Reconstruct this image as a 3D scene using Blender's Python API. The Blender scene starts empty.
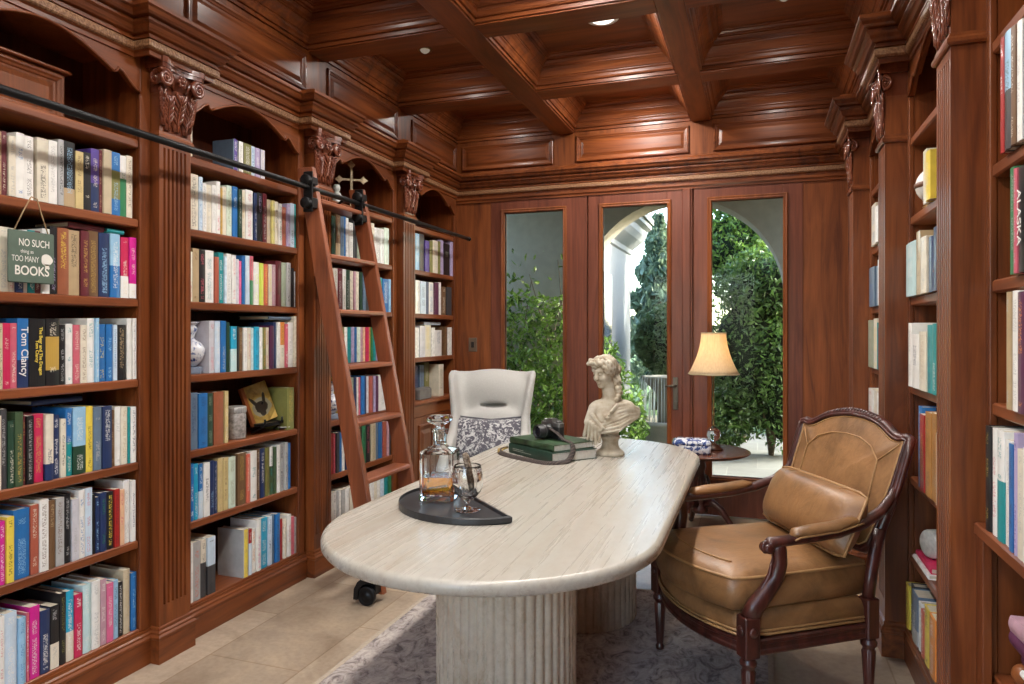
import bpy, math, random
import numpy as np
from mathutils import Vector, Matrix

random.seed(7)
COL = bpy.context.scene.collection
PI = math.pi

# ------------------------------------------------------------------ mesh builder
class MB:
    def __init__(s):
        s.v = []; s.f = []; s.sm = []; s.mi = []
    def add(s, vs, fs, smooth=False, mi=0):
        b = len(s.v)
        s.v.extend(tuple(float(c) for c in p) for p in vs)
        for f in fs:
            s.f.append(tuple(i + b for i in f)); s.sm.append(smooth); s.mi.append(mi)
        return s
    def box(s, x0, x1, y0, y1, z0, z1, mi=0):
        x0, x1 = min(x0, x1), max(x0, x1); y0, y1 = min(y0, y1), max(y0, y1); z0, z1 = min(z0, z1), max(z0, z1)
        vs = [(x0,y0,z0),(x1,y0,z0),(x1,y1,z0),(x0,y1,z0),(x0,y0,z1),(x1,y0,z1),(x1,y1,z1),(x0,y1,z1)]
        fs = [(3,2,1,0),(4,5,6,7),(0,1,5,4),(1,2,6,5),(2,3,7,6),(3,0,4,7)]
        return s.add(vs, fs, False, mi)
    def cbox(s, x0, x1, y0, y1, z0, z1, c=.003, mi=0):
        """box with all edges chamfered"""
        x0, x1 = min(x0, x1), max(x0, x1); y0, y1 = min(y0, y1), max(y0, y1); z0, z1 = min(z0, z1), max(z0, z1)
        def ring(z, d): # octagon-free: inset rectangle with cut corners
            return [(x0+d+c,y0+d,z),(x1-d-c,y0+d,z),(x1-d,y0+d+c,z),(x1-d,y1-d-c,z),(x1-d-c,y1-d,z),(x0+d+c,y1-d,z),(x0+d,y1-d-c,z),(x0+d,y0+d+c,z)]
        return s.loft([ring(z0, c), ring(z0+c, 0), ring(z1-c, 0), ring(z1, c)], True, True, mi=mi)
    def loft(s, rings, cap0=True, cap1=True, closed=True, smooth=False, mi=0):
        n = len(rings[0]); vs = [p for r in rings for p in r]; fs = []
        for k in range(len(rings) - 1):
            for i in range(n if closed else n - 1):
                j = (i + 1) % n
                fs.append((k*n+i, k*n+j, (k+1)*n+j, (k+1)*n+i))
        s.add(vs, fs, smooth, mi)
        b = len(s.v) - len(vs)
        if cap0: s.f.append(tuple(b + i for i in range(n))[::-1]); s.sm.append(False); s.mi.append(mi)
        if cap1: s.f.append(tuple(b + (len(rings)-1)*n + i for i in range(n))); s.sm.append(False); s.mi.append(mi)
        return s
    def prism(s, poly, fn0, fn1, mi=0):
        """poly: 2-D outline; fn0/fn1 map it to the two ends"""
        n = len(poly); vs = [fn0(*p) for p in poly] + [fn1(*p) for p in poly]
        fs = [tuple(range(n))[::-1], tuple(range(n, 2*n))] + [(i, (i+1) % n, n+(i+1) % n, n+i) for i in range(n)]
        return s.add(vs, fs, False, mi)
    def lathe(s, prof, c=(0,0,0), n=32, smooth=True, mi=0, sx=1, sy=1):
        vs = []; fs = []
        for r, z in prof:
            for i in range(n):
                a = 2*PI*i/n
                vs.append((c[0]+sx*r*math.cos(a), c[1]+sy*r*math.sin(a), c[2]+z))
        for k in range(len(prof)-1):
            for i in range(n):
                j = (i+1) % n
                fs.append((k*n+i, k*n+j, (k+1)*n+j, (k+1)*n+i))
        if prof[0][0] > 1e-6: fs.append(tuple(range(n))[::-1])
        if prof[-1][0] > 1e-6: fs.append(tuple((len(prof)-1)*n+i for i in range(n)))
        return s.add(vs, fs, smooth, mi)
    def tube(s, pts, r, n=10, closed=False, smooth=True, caps=True, mi=0, flat=1.0, up=None):
        P = [Vector(p) for p in pts]; m = len(P)
        R = r if isinstance(r, (list, tuple)) else [r]*m
        T = []
        for i in range(m):
            a = P[(i-1) % m] if (closed or i > 0) else P[i]; b = P[(i+1) % m] if (closed or i < m-1) else P[i]
            t = (b - a); T.append(t.normalized() if t.length > 1e-9 else Vector((0,0,1)))
        u = Vector(up) if up else (Vector((0,0,1)) if abs(T[0].z) < .9 else Vector((1,0,0)))
        u = (u - T[0]*u.dot(T[0])).normalized()
        rings = []
        for i in range(m):
            u = u - T[i]*u.dot(T[i]); u.normalize(); w = T[i].cross(u)
            rr = R[i]; rx, ry = (rr if isinstance(rr, (list, tuple)) else (rr, rr*flat))
            rings.append([tuple(P[i] + u*(rx*math.cos(2*PI*k/n)) + w*(ry*math.sin(2*PI*k/n))) for k in range(n)])
        if closed:
            rings.append(rings[0]); return s.loft(rings, False, False, smooth=smooth, mi=mi)
        return s.loft(rings, caps, caps, smooth=smooth, mi=mi)
    def ball(s, c, r, n=16, m=10, M=None, mi=0):
        rx, ry, rz = r if isinstance(r, (list, tuple)) else (r, r, r)
        vs = []; fs = []
        for k in range(m+1):
            th = PI*k/m
            for i in range(n):
                a = 2*PI*i/n
                p = Vector((rx*math.sin(th)*math.cos(a), ry*math.sin(th)*math.sin(a), rz*math.cos(th)))
                if M is not None: p = M @ p
                vs.append((c[0]+p.x, c[1]+p.y, c[2]+p.z))
        for k in range(m):
            for i in range(n):
                j = (i+1) % n
                fs.append((k*n+j, k*n+i, (k+1)*n+i, (k+1)*n+j))
        return s.add(vs, fs, True, mi)
    def sweep(s, path, prof, closed=False, smooth=False, mi=0, side=1):
        """mitred sweep of profile (offset to the left*side, z) along a horizontal polyline"""
        P = [Vector((p[0], p[1])) for p in path]; m = len(P); rings = []
        for i in range(m):
            d0 = (P[i]-P[(i-1) % m]) if (closed or i > 0) else None
            d1 = (P[(i+1) % m]-P[i]) if (closed or i < m-1) else None
            if d0 is None: d0 = d1
            if d1 is None: d1 = d0
            d0.normalize(); d1.normalize()
            n0 = Vector((-d0.y, d0.x))*side; n1 = Vector((-d1.y, d1.x))*side
            b = n0 + n1
            b = b/ (b.dot(n0)) if b.length > 1e-6 else n0
            rings.append([(P[i].x+b.x*o, P[i].y+b.y*o, z) for o, z in prof])
        if closed: rings.append(rings[0])
        return s.loft(rings, not closed, not closed, closed=True, smooth=smooth, mi=mi)
    def xf(s, M, i0=0):
        for i in range(i0, len(s.v)):
            s.v[i] = tuple(M @ Vector(s.v[i]))
        return s
    def mesh(s, name, mats):
        me = bpy.data.meshes.new(name)
        me.from_pydata(s.v, [], s.f)
        me.polygons.foreach_set('use_smooth', s.sm)
        if not isinstance(mats, (list, tuple)): mats = [mats]
        for m in mats: me.materials.append(m)
        if len(mats) > 1: me.polygons.foreach_set('material_index', s.mi)
        me.update()
        import bmesh
        bm = bmesh.new(); bm.from_mesh(me); bmesh.ops.recalc_face_normals(bm, faces=bm.faces); bm.to_mesh(me); bm.free()
        return me
    def obj(s, name, mats, parent=None, loc=None, bevel=0, subsurf=0, kind=None, rot=None, autosm=None):
        """one mesh object. With a parent the vertices are in the parent's frame."""
        o = bpy.data.objects.new(name, s.mesh(name, mats)); COL.objects.link(o)
        if parent is not None: o.parent = parent
        if loc is not None: o.location = loc
        if rot is not None: o.rotation_euler = rot
        if bevel:
            b = o.modifiers.new('bevel', 'BEVEL'); b.width = bevel; b.segments = 2; b.limit_method = 'ANGLE'; b.angle_limit = .6
        if subsurf:
            b = o.modifiers.new('sub', 'SUBSURF'); b.levels = b.render_levels = subsurf
        if kind: o['kind'] = kind
        return o

def tag(o, label, cat, group=None, kind=None):
    o['label'] = label; o['category'] = cat
    if group: o['group'] = group
    if kind: o['kind'] = kind
    return o
def thing(name, label, cat, loc=(0,0,0), rz=0, group=None):
    o = bpy.data.objects.new(name, None); COL.objects.link(o); o.empty_display_size = .05
    o.location = loc; o.rotation_euler = (0,0,rz)
    return tag(o, label, cat, group)
class W0:
    """builder whose vertices are world coordinates of a thing sitting at loc (no rotation)"""
    def __init__(s, loc): s.loc = Vector(loc)
def wobj(mb, name, mats, parent, **k):
    """mb in world coordinates; parent is an unrotated Empty: shift into its frame"""
    L = parent.location
    mb.v = [(p[0]-L.x, p[1]-L.y, p[2]-L.z) for p in mb.v]
    return mb.obj(name, mats, parent, **k)
def copy_tree(o, parent=None):
    c = o.copy(); COL.objects.link(c)
    if parent is not None: c.parent = parent
    for ch in list(o.children): copy_tree(ch, c)
    return c

# ------------------------------------------------------------------ signed-distance modelling (for carved shapes)
def smin(a, b, k):
    h = np.clip(.5 + .5*(b-a)/k, 0, 1)
    return b*(1-h) + a*h - k*h*(1-h)
def sd_ell(P, c, r, M=None):
    q = P - np.array(c, np.float32)
    if M is not None: q = q @ np.array(M, np.float32)      # columns of M = local axes
    r = np.array(r, np.float32)
    k0 = np.sqrt(((q/r)**2).sum(-1)); k1 = np.sqrt(((q/(r*r))**2).sum(-1))
    return k0*(k0-1)/np.maximum(k1, 1e-6)
def sd_cap(P, a, b, ra, rb):
    a = np.array(a, np.float32); b = np.array(b, np.float32)
    ab = b-a; t = np.clip(((P-a) @ ab)/max(float(ab @ ab), 1e-9), 0, 1)
    return np.sqrt(((P-(a+t[..., None]*ab))**2).sum(-1)) - (ra+(rb-ra)*t)
def surface_nets(fn, lo, hi, res):
    lo = np.array(lo, float); hi = np.array(hi, float); n = np.maximum(np.ceil((hi-lo)/res).astype(int)+1, 3)
    ax = [lo[i]+res*np.arange(n[i]) for i in range(3)]
    G = np.stack(np.meshgrid(*ax, indexing='ij'), -1).astype(np.float32)
    D = fn(G)
    S = D < 0
    c = np.zeros(tuple(n-1), int)
    for dx in (0,1):
        for dy in (0,1):
            for dz in (0,1):
                c += S[dx:n[0]-1+dx, dy:n[1]-1+dy, dz:n[2]-1+dz]
    act = (c > 0) & (c < 8)
    idx = -np.ones(act.shape, int); A = np.argwhere(act); idx[act] = np.arange(len(A))
    acc = np.zeros((len(A),3)); cnt = np.zeros(len(A))
    cor = [np.array(q) for q in ((0,0,0),(1,0,0),(0,1,0),(1,1,0),(0,0,1),(1,0,1),(0,1,1),(1,1,1))]
    for i in range(8):
        for j in range(i+1, 8):
            if abs(cor[i]-cor[j]).sum() != 1: continue
            pa = A+cor[i]; pb = A+cor[j]
            da = D[pa[:,0],pa[:,1],pa[:,2]]; db = D[pb[:,0],pb[:,1],pb[:,2]]
            m = (da < 0) != (db < 0)
            t = np.where(m, da/np.where(m, da-db, 1), 0)
            p = pa + (pb-pa)*t[:,None]
            acc[m] += p[m]; cnt[m] += 1
    V = lo + res*acc/np.maximum(cnt, 1)[:,None]
    F = []
    for a in range(3):
        b, d = (a+1) % 3, (a+2) % 3
        sl = [slice(None)]*3
        s0 = list(sl); s1 = list(sl); s0[a] = slice(0, n[a]-1); s1[a] = slice(1, n[a])
        ch = np.argwhere(S[tuple(s0)] != S[tuple(s1)])
        ok = (ch[:,b] > 0) & (ch[:,d] > 0) & (ch[:,b] < n[b]-1) & (ch[:,d] < n[d]-1); ch = ch[ok]
        def I(ob, od):
            q = ch.copy(); q[:,b] -= ob; q[:,d] -= od
            return idx[q[:,0], q[:,1], q[:,2]]
        q = np.stack([I(1,1), I(0,1), I(0,0), I(1,0)], 1)
        ins = S[ch[:,0], ch[:,1], ch[:,2]]
        q[~ins] = q[~ins][:, ::-1]
        F.append(q)
    F = np.concatenate(F)
    return V, F
def sdf_mb(fn, lo, hi, res, mb=None):
    V, F = surface_nets(fn, lo, hi, res)
    mb = mb or MB()
    return mb.add(V.tolist(), F.tolist(), True)

# ------------------------------------------------------------------ materials
def srgb(r, g, b):
    f = lambda c: (c/12.92 if c <= .04045 else ((c+.055)/1.055)**2.4)
    return (f(r/255), f(g/255), f(b/255), 1)
class NT:
    def __init__(s, name):
        s.m = bpy.data.materials.new(name); s.m.use_nodes = True; s.t = s.m.node_tree
        s.t.nodes.clear(); s.out = s.n('ShaderNodeOutputMaterial')
    def n(s, t, **k):
        x = s.t.nodes.new(t)
        for a, v in k.items(): setattr(x, a, v)
        return x
    def l(s, a, b): s.t.links.new(a, b)
    def set(s, node, **k):
        for a, v in k.items():
            a = a.replace('_', ' ')
            i = node.inputs[a]
            if hasattr(v, 'is_linked') or isinstance(v, bpy.types.NodeSocket): s.l(v, i)
            else: i.default_value = v
        return node
    def bsdf(s, **k):
        b = s.n('ShaderNodeBsdfPrincipled'); s.set(b, **k); s.l(b.outputs[0], s.out.inputs[0]); return b
    def pos(s): return s.n('ShaderNodeNewGeometry').outputs['Position']
    def objc(s): return s.n('ShaderNodeTexCoord').outputs['Object']
    def gen(s): return s.n('ShaderNodeTexCoord').outputs['Generated']
    def mapv(s, v, scale=(1,1,1), rot=(0,0,0), loc=(0,0,0)):
        m = s.n('ShaderNodeMapping'); s.l(v, m.inputs[0]); m.inputs['Scale'].default_value = scale; m.inputs['Rotation'].default_value = rot; m.inputs['Location'].default_value = loc
        return m.outputs[0]
    def noise(s, v, scale=1, detail=4, rough=.55, dist=0):
        x = s.n('ShaderNodeTexNoise'); s.l(v, x.inputs['Vector'])
        s.set(x, Scale=scale, Detail=detail, Roughness=rough, Distortion=dist)
        return x.outputs['Fac']
    def ramp(s, f, stops, interp='LINEAR'):
        r = s.n('ShaderNodeValToRGB'); s.l(f, r.inputs[0]); e = r.color_ramp.elements; r.color_ramp.interpolation = interp
        while len(e) < len(stops): e.new(.5)
        for x, (p, c) in zip(e, stops):
            x.position = p; x.color = c if len(c) == 4 else (*c, 1)
        return r.outputs[0]
    def mix(s, f, a, b, mode='MIX'):
        x = s.n('ShaderNodeMix', data_type='RGBA', blend_type=mode)
        for i, v in ((0, f), (6, a), (7, b)):
            if isinstance(v, bpy.types.NodeSocket): s.l(v, x.inputs[i])
            else: x.inputs[i].default_value = v
        return x.outputs[2]
    def math(s, op, a, b=0.0, c=None):
        x = s.n('ShaderNodeMath', operation=op)
        for i, v in enumerate((a, b) if c is None else (a, b, c)):
            if isinstance(v, bpy.types.NodeSocket): s.l(v, x.inputs[i])
            else: x.inputs[i].default_value = v
        return x.outputs[0]
    def bump(s, h, strength=.2, dist=.01):
        b = s.n('ShaderNodeBump'); s.l(h, b.inputs['Height']); b.inputs['Strength'].default_value = strength; b.inputs['Distance'].default_value = dist
        return b.outputs[0]

def wood(name, axis, cols, rough=.39, coat=.14, fine=1.0, contrast=1.0, gloss_bump=.08):
    t = NT(name); p = t.pos(); k = 'xyz'.index(axis)
    s1 = [9.0]*3; s1[k] = .9
    s2 = [90.0]*3; s2[k] = 3.0
    a = t.noise(t.mapv(p, s1), 1, 5, .6, 1.5)
    b = t.noise(t.mapv(p, s2), 1, 3, .6, .3)
    big = t.noise(p, 1.7, 2, .5)
    c = t.ramp(a, [(.28, cols[0]), (.5, cols[1]), (.74, cols[2])])
    c = t.mix(.35*fine, c, t.ramp(b, [(.3, (.35,.35,.35)), (.7, (1.15,1.1,1.05))]), 'MULTIPLY')
    c = t.mix(.5, c, t.ramp(big, [(.3, (.75,.72,.7)), (.7, (1.15,1.12,1.1))]), 'MULTIPLY')
    t.bsdf(Base_Color=c, Roughness=t.math('MULTIPLY_ADD', b, .15, rough-.07), Coat_Weight=coat, Coat_Roughness=.22, Specular_IOR_Level=.36, Normal=t.bump(b, gloss_bump, .003))
    return t.m
def plain(name, col, rough=.5, metal=0, var=.12, scale=20, bump=.0, **k):
    t = NT(name); o = t.objc(); n = t.noise(o, scale, 4)
    d = tuple(c*(1-var) for c in col[:3])+(1,); e = tuple(min(1, c*(1+var)) for c in col[:3])+(1,)
    kw = dict(Base_Color=t.ramp(n, [(.3, d), (.7, e)]), Roughness=rough, Metallic=metal)
    if bump: kw['Normal'] = t.bump(n, bump, .004)
    kw.update(k); t.bsdf(**kw)
    return t.m
DOWNLIGHT_W = 9.5; EXPOSURE = 0.70; SKY_S = 1.25; SUN_W = 9.0; REAR_FILL_W = 70.0; LAMP_W = 7.0
# ------------------------------------------------------------------ palette
WC = [(.075,.0175,.005,1), (.180,.0475,.0115,1), (.275,.081,.021,1)]
WZ = wood('cherry_wood_upright', 'z', WC); WY = wood('cherry_wood_lengthwise', 'y', WC); WX = wood('cherry_wood_crosswise', 'x', WC)
WP = wood('cherry_panel', 'z', [(.10,.0235,.007,1), (.205,.057,.0135,1), (.30,.090,.024,1)], rough=.48, coat=.04)
WDOOR = wood('door_wood', 'z', [(.095,.026,.014,1), (.155,.045,.024,1), (.21,.065,.036,1)], contrast=.6)
WCARVE = wood('carved_wood', 'z', [(.09,.022,.01,1), (.17,.045,.02,1), (.24,.07,.03,1)], rough=.22, coat=.6, gloss_bump=.03)
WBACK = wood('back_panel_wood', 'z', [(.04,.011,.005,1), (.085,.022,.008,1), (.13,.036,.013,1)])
WSHELF = wood('shelf_wood', 'y', [(.12,.032,.011,1), (.22,.062,.020,1), (.31,.098,.034,1)])
def ribbon_mat():
    t = NT('carved_ribbon'); p = t.pos(); n = t.noise(p, 110, 2, .5)
    m = t.ramp(n, [(.38, (.14,.055,.022)), (.62, (.29,.155,.075))])
    t.bsdf(Base_Color=m, Roughness=.4, Normal=t.bump(n, .6, .006)); return t.m
RIB = ribbon_mat()
BLACK = plain('black_iron', (.012,.012,.013), .42, .6, bump=.05)
BRASS = plain('aged_brass', (.30,.19,.07), .35, 1.0); PEWTER = plain('dull_pewter', (.16,.14,.11), .45, .8)

# ------------------------------------------------------------------ the room shell
LX, RX, DY, RY = -2.43, .605, 5.5, -1.6
PIL = [(1.20,1.37), (2.297,2.466), (3.39,3.56), (4.46,4.64)]
PROUDS = {'L': .045, 'R': .085}
BEAM_X = [(-1.554,-1.400), (-.473,-.335)]
BEAM_Y = [(-1.02,-.85), (.09,.26)] + PIL
Z_CORN, Z_FR, Z_BEAM, Z_PAN = 2.56, 2.735, 3.0, 3.19
def SX(side, o): return LX+o if side == 'L' else RX-o

def tile_mat():
    t = NT('travertine_floor'); p = t.pos()
    br = t.n('ShaderNodeTexBrick'); t.l(t.mapv(p, (1,1,1), (0,0,PI/2), (.13,.4,0)), br.inputs['Vector'])
    t.set(br, Scale=1.0, Mortar_Size=.004, Mortar_Smooth=.3, Brick_Width=.92, Row_Height=.46, Bias=0.0)
    br.inputs['Color1'].default_value = (.32,.245,.175,1); br.inputs['Color2'].default_value = (.44,.35,.26,1); br.inputs['Mortar'].default_value = (.27,.19,.12,1)
    n = t.noise(p, 3.2, 7, .62, .8); n2 = t.noise(p, 38, 4, .6)
    c = t.mix(.75, br.outputs['Color'], t.ramp(n, [(.28, (.58,.52,.46)), (.5, (1,1,1)), (.72, (1.35,1.33,1.28))]), 'MULTIPLY')
    c = t.mix(.35, c, t.ramp(n2, [(.35, (.7,.66,.62)), (.6, (1.1,1.1,1.1))]), 'MULTIPLY')
    t.bsdf(Base_Color=c, Roughness=t.math('MULTIPLY_ADD', n, .3, .2), Normal=t.bump(t.math('SUBTRACT', n2, br.outputs['Fac']), .12, .004))
    return t.m
floor = MB().box(LX-.5, RX+.5, RY-.2, DY+.1, -.12, 0).obj('floor', tile_mat(), kind='structure')

def struct(mb, name, mats, **k): return mb.obj(name, mats, kind='structure', **k)
wl = MB().box(LX-.52, LX-.335, RY, DY+.12, 0, 3.3); wl.box(LX-.335, LX, RY, DY, Z_CORN, Z_PAN); wl.box(LX-.335, LX, RY, PIL[0][0]-.12, 0, Z_CORN)
struct(wl, 'wall_left', WP)
wr = MB().box(RX+.335, RX+.52, RY, DY+.12, 0, 3.3); wr.box(RX, RX+.335, RY, DY, Z_CORN, Z_PAN); wr.box(RX, RX+.335, RY, PIL[0][0]-.12, 0, Z_CORN)
struct(wr, 'wall_right', WP)
# wall with the three glazed units
U = [(-2.117,-1.292,-1.991,-1.491), (-1.280,-.470,-1.161,-.660), (-.457,.312,-.325,.176)]
ZP0, ZP1, ZU = .31, 2.385, 2.50
wb = MB().box(LX, U[0][0], DY, DY+.16, 0, ZU); wb.box(U[2][1], RX, DY, DY+.16, 0, ZU); wb.box(LX-.4, RX+.4, DY, DY+.16, ZU, 3.3)
wb.box(LX-.4, LX, DY, DY+.16, 0, ZU); wb.box(RX, RX+.4, DY, DY+.16, 0, ZU)
wb.box(U[0][1], U[1][0], DY+.025, DY+.16, 0, ZU); wb.box(U[1][1], U[2][0], DY+.025, DY+.16, 0, ZU)
struct(wb, 'wall_back', WP)
# unseen wall behind the camera, its wide opening added for the fill light
we = MB().box(LX-.5, -1.75, RY-.16, RY, 0, 3.3); we.box(-.05, RX+.5, RY-.16, RY, 0, 3.3); we.box(-1.75, -.05, RY-.16, RY, 2.4, 3.3)
struct(we, 'wall_front', WP)

def glass_mat(name, tint=(.93,.97,.95), refl=1.0):
    t = NT(name)
    tr = t.n('ShaderNodeBsdfTransparent'); tr.inputs[0].default_value = (*tint, 1)
    gl = t.n('ShaderNodeBsdfGlossy'); gl.inputs['Roughness'].default_value = .02
    fr = t.n('ShaderNodeFresnel'); fr.inputs['IOR'].default_value = 1.5
    mx = t.n('ShaderNodeMixShader'); t.l(t.math('MULTIPLY', fr.outputs[0], refl), mx.inputs[0]); t.l(tr.outputs[0], mx.inputs[1]); t.l(gl.outputs[0], mx.inputs[2])
    t.l(mx.outputs[0], t.out.inputs[0]); return t.m
PANE = glass_mat('window_glass', refl=.12)
def glazed_unit(name, x0, x1, p0, p1):
    m = MB(); y0, y1 = DY-.004, DY+.045
    m.box(x0, p0, y0, y1, .012, ZU); m.box(p1, x1, y0, y1, .012, ZU); m.box(p0, p1, y0, y1, .012, ZP0); m.box(p0, p1, y0, y1, ZP1, ZU)
    o = m.obj(name, WDOOR, kind='structure', bevel=.003)
    # glazing bead: a mitred moulding round the pane
    b = MB(); rings = []
    for ins, out in ((-.034,0), (-.034,.010), (-.026,.016), (-.016,.012), (-.008,.014), (0,.004), (0,-.03)):
        rings.append([(p0+ins, y0-out, ZP0+ins), (p1-ins, y0-out, ZP0+ins), (p1-ins, y0-out, ZP1-ins), (p0+ins, y0-out, ZP1-ins)])
    b.loft(rings, False, False); b.obj('glazing_bead', WP, o)
    MB().box(p0-.004, p1+.004, y0+.014, y0+.022, ZP0-.004, ZP1+.004).obj('glass_pane', PANE, o)
    return o
win1 = glazed_unit('window_1', *U[0]); door1 = glazed_unit('door_1', *U[1]); win2 = glazed_unit('window_2', *U[2])
# overlapping astragal and lever handle on the door
MB().cbox(U[1][1]-.075, U[1][1]-.012, DY-.022, DY-.004, .012, ZU-.01, .006).obj('astragal', WDOOR, door1)
h = MB().cbox(-.615, -.575, DY-.014, DY-.004, 0.80, 1.05, .004).obj('handle_plate', PEWTER, door1)
MB().tube([(-.595,DY-.014,.985),(-.595,DY-.055,.985),(-.61,DY-.062,.986),(-.665,DY-.058,.982)], [.011,.011,.010,.007], 10).obj('door_lever', PEWTER, door1)
MB().tube([(-.595,DY-.014,.85),(-.595,DY-.03,.85)], .017, 14).obj('lock_cylinder', PEWTER, door1)

# lintel moulding over the doors and posts between them
struct(MB().sweep([(LX, DY), (RX, DY)], [(0,2.49),(-.012,2.49),(-.012,2.505),(-.022,2.515),(-.022,2.53),(0,2.532)][::-1], side=1), 'trim_1', WX)

# ------------------------------------------------------------------ cornice, ribbon and frieze
def wall_path(o=0.0):
    e = .085; p = [(LX, RY+.02)]
    for a, b in PIL:
        p += [(LX,a-e), (LX+PROUDS['L']+.037,a-e), (LX+PROUDS['L']+.037,b+e), (LX,b+e)]
    p += [(LX, DY), (RX, DY)]
    for a, b in PIL[::-1]:
        p += [(RX,b+e), (RX-PROUDS['R']-.030,b+e), (RX-PROUDS['R']-.030,a-e), (RX,a-e)]
    p += [(RX, RY+.02)]
    return p
crown = [(0,2.530),(.008,2.532),(.008,2.548),(.014,2.552),(.016,2.556),(.016,2.592),(.026,2.594),(.026,2.602),(.020,2.604),(.020,2.612),(.036,2.616),(.044,2.626),(.048,2.640),(.060,2.648),(.060,2.656),(.052,2.658),(.052,2.664),(.070,2.668),(.078,2.676),(.082,2.690),(.092,2.696),(.092,2.712),(.060,2.716),(.050,2.730),(.040,2.736),(0,2.740)]
struct(MB().sweep(wall_path(), crown, side=-1), 'trim_2', WY)
struct(MB().sweep(wall_path(), [(.014,2.554),(.022,2.556),(.027,2.562),(.027,2.584),(.022,2.590),(.014,2.592)], side=-1), 'trim_3', RIB)

def raised_panel(m, f, a0, a1, z0, z1, k=1.0, deep=1.0):
    """f(a, z, out) -> point; a picture-frame moulding with a raised field"""
    rings = []
    for ins, out in ((0,0),(0,.011),(.005,.015),(.012,.015),(.018,.009),(.026,.007),(.030,.002),(.040,.001),(.062,.010),(.066,.010)):
        i = ins*k; rings.append([f(a0+i, z0+i, out*deep), f(a1-i, z0+i, out*deep), f(a1-i, z1-i, out*deep), f(a0+i, z1-i, out*deep)])
    m.loft(rings, False, True)
tn = 4
ys = [(a[1], b[0]) for a, b in zip(BEAM_Y, BEAM_Y[1:])] + [(PIL[3][1], DY-.02)]
for side in 'LR':
    for a, b in ys:
        m = MB(); raised_panel(m, lambda q, z, o: (SX(side, o), q, z), a+.02, b-.02, 2.765, 2.975)
        struct(m, 'trim_%d' % tn, WY); tn += 1
xs = [(LX+.03, BEAM_X[0][0]), (BEAM_X[0][1], BEAM_X[1][0]), (BEAM_X[1][1], RX-.03)]
for a, b in xs:
    m = MB(); raised_panel(m, lambda q, z, o: (q, DY-o, z), a+.02, b-.02, 2.765, 2.975)
    struct(m, 'trim_%d' % tn, WX); tn += 1

# ------------------------------------------------------------------ coffered ceiling
ceil = MB().box(LX-.4, RX+.4, RY-.1, DY+.1, Z_PAN+.012, Z_PAN+.11).obj('ceiling', WX, kind='structure')
for x0, x1 in BEAM_X:
    m = MB().box(x0, x1, RY, DY, Z_BEAM, Z_PAN+.012); m.obj('beam', WY, ceil, bevel=.004)
spansx = [(LX, BEAM_X[0][0]), (BEAM_X[0][1], BEAM_X[1][0]), (BEAM_X[1][1], RX)]
for y0, y1 in BEAM_Y:
    for x0, x1 in spansx:
        MB().box(x0, x1, y0, y1, Z_BEAM, Z_PAN+.012).obj('cross_beam', WX, ceil, bevel=.004)
coffer = [(0,3.010),(.012,3.010),(.012,3.024),(.008,3.026),(.008,3.032),(.020,3.034),(.025,3.044),(.027,3.060),(.034,3.068),(.034,3.074),(.041,3.076),(.046,3.088),(.056,3.104),(.072,3.116),(.078,3.118),(.078,3.126),(.086,3.128),(.091,3.142),(.104,3.152),(.110,3.154),(.110,3.161),(.118,3.163),(.122,3.172),(.134,3.177),(.138,3.179),(.138,3.184),(.150,3.187),(.150,3.2),(0,3.2)]
rowsy = [(BEAM_Y[i][1], BEAM_Y[i+1][0]) for i in range(len(BEAM_Y)-1)] + [(PIL[3][1], DY)]
for y0, y1 in rowsy:
    for x0, x1 in spansx:
        MB().sweep([(x0,y0),(x1,y0),(x1,y1),(x0,y1)], coffer, closed=True, side=1).obj('coffer_moulding', WX, ceil)
        MB().box(x0+.14, x1-.14, y0+.14, y1-.14, Z_PAN, Z_PAN+.012).obj('coffer_panel', WX, ceil)

def emit(name, col, s):
    t = NT(name); e = t.n('ShaderNodeEmission'); e.inputs[0].default_value = (*col, 1); e.inputs[1].default_value = s
    t.l(e.outputs[0], t.out.inputs[0]); return t.m
LAMP_ON = emit('lamp_lens', (1,.93,.84), 1.6); LAMP_DIM = emit('lamp_lens_dim', (1,.80,.60), .16)
WHITE_TRIM = plain('white_metal_trim', (.7,.68,.64), .4)
li = 0
for r, (y0, y1) in enumerate(rowsy):
    for c, (x0, x1) in enumerate(spansx):
        x, y = (x0+x1)/2+(.10 if c == 1 else 0), (y0+y1)/2-(.07 if c == 1 else 0)
        row = ['behind the camera', 'just behind the camera', 'over the near bookcase', 'over the second bookcase', 'over the ladder', 'by the glass doors'][r]
        t_ = thing('recessed_downlight', 'round recessed downlight in the %s coffer %s' % (['wall-of-books side', 'middle', 'armchair side'][c], row), 'ceiling light', (x, y, Z_PAN), group='recessed ceiling downlights')
        MB().lathe([(.070,-.001),(.092,-.001),(.095,-.003),(.092,-.006),(.074,-.005),(.070,-.002)] if c == 1 else [(.030,-.001),(.046,-.001),(.048,-.003),(.046,-.006),(.034,-.005),(.030,-.002)], n=32).obj('trim_ring', WHITE_TRIM if c == 1 else BRASS, t_)
        MB().lathe([(0,-.024),(.03 if c == 1 else .012,-.022),(.058 if c == 1 else .025,-.013),(.071 if c == 1 else .031,-.0025)], n=24).obj('lens', LAMP_ON if c == 1 else LAMP_DIM, t_)
        L = bpy.data.lights.new('downlight_beam', 'AREA'); L.shape = 'DISK'; L.size = .19 if c == 1 else .10; L.energy = DOWNLIGHT_W*(1.70 if c == 1 else .26); L.color = (1,.95,.89); L.spread = math.radians(180)
        lo = bpy.data.objects.new('downlight_beam', L); COL.objects.link(lo); lo.location = (x, y, Z_PAN-.032)

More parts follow.
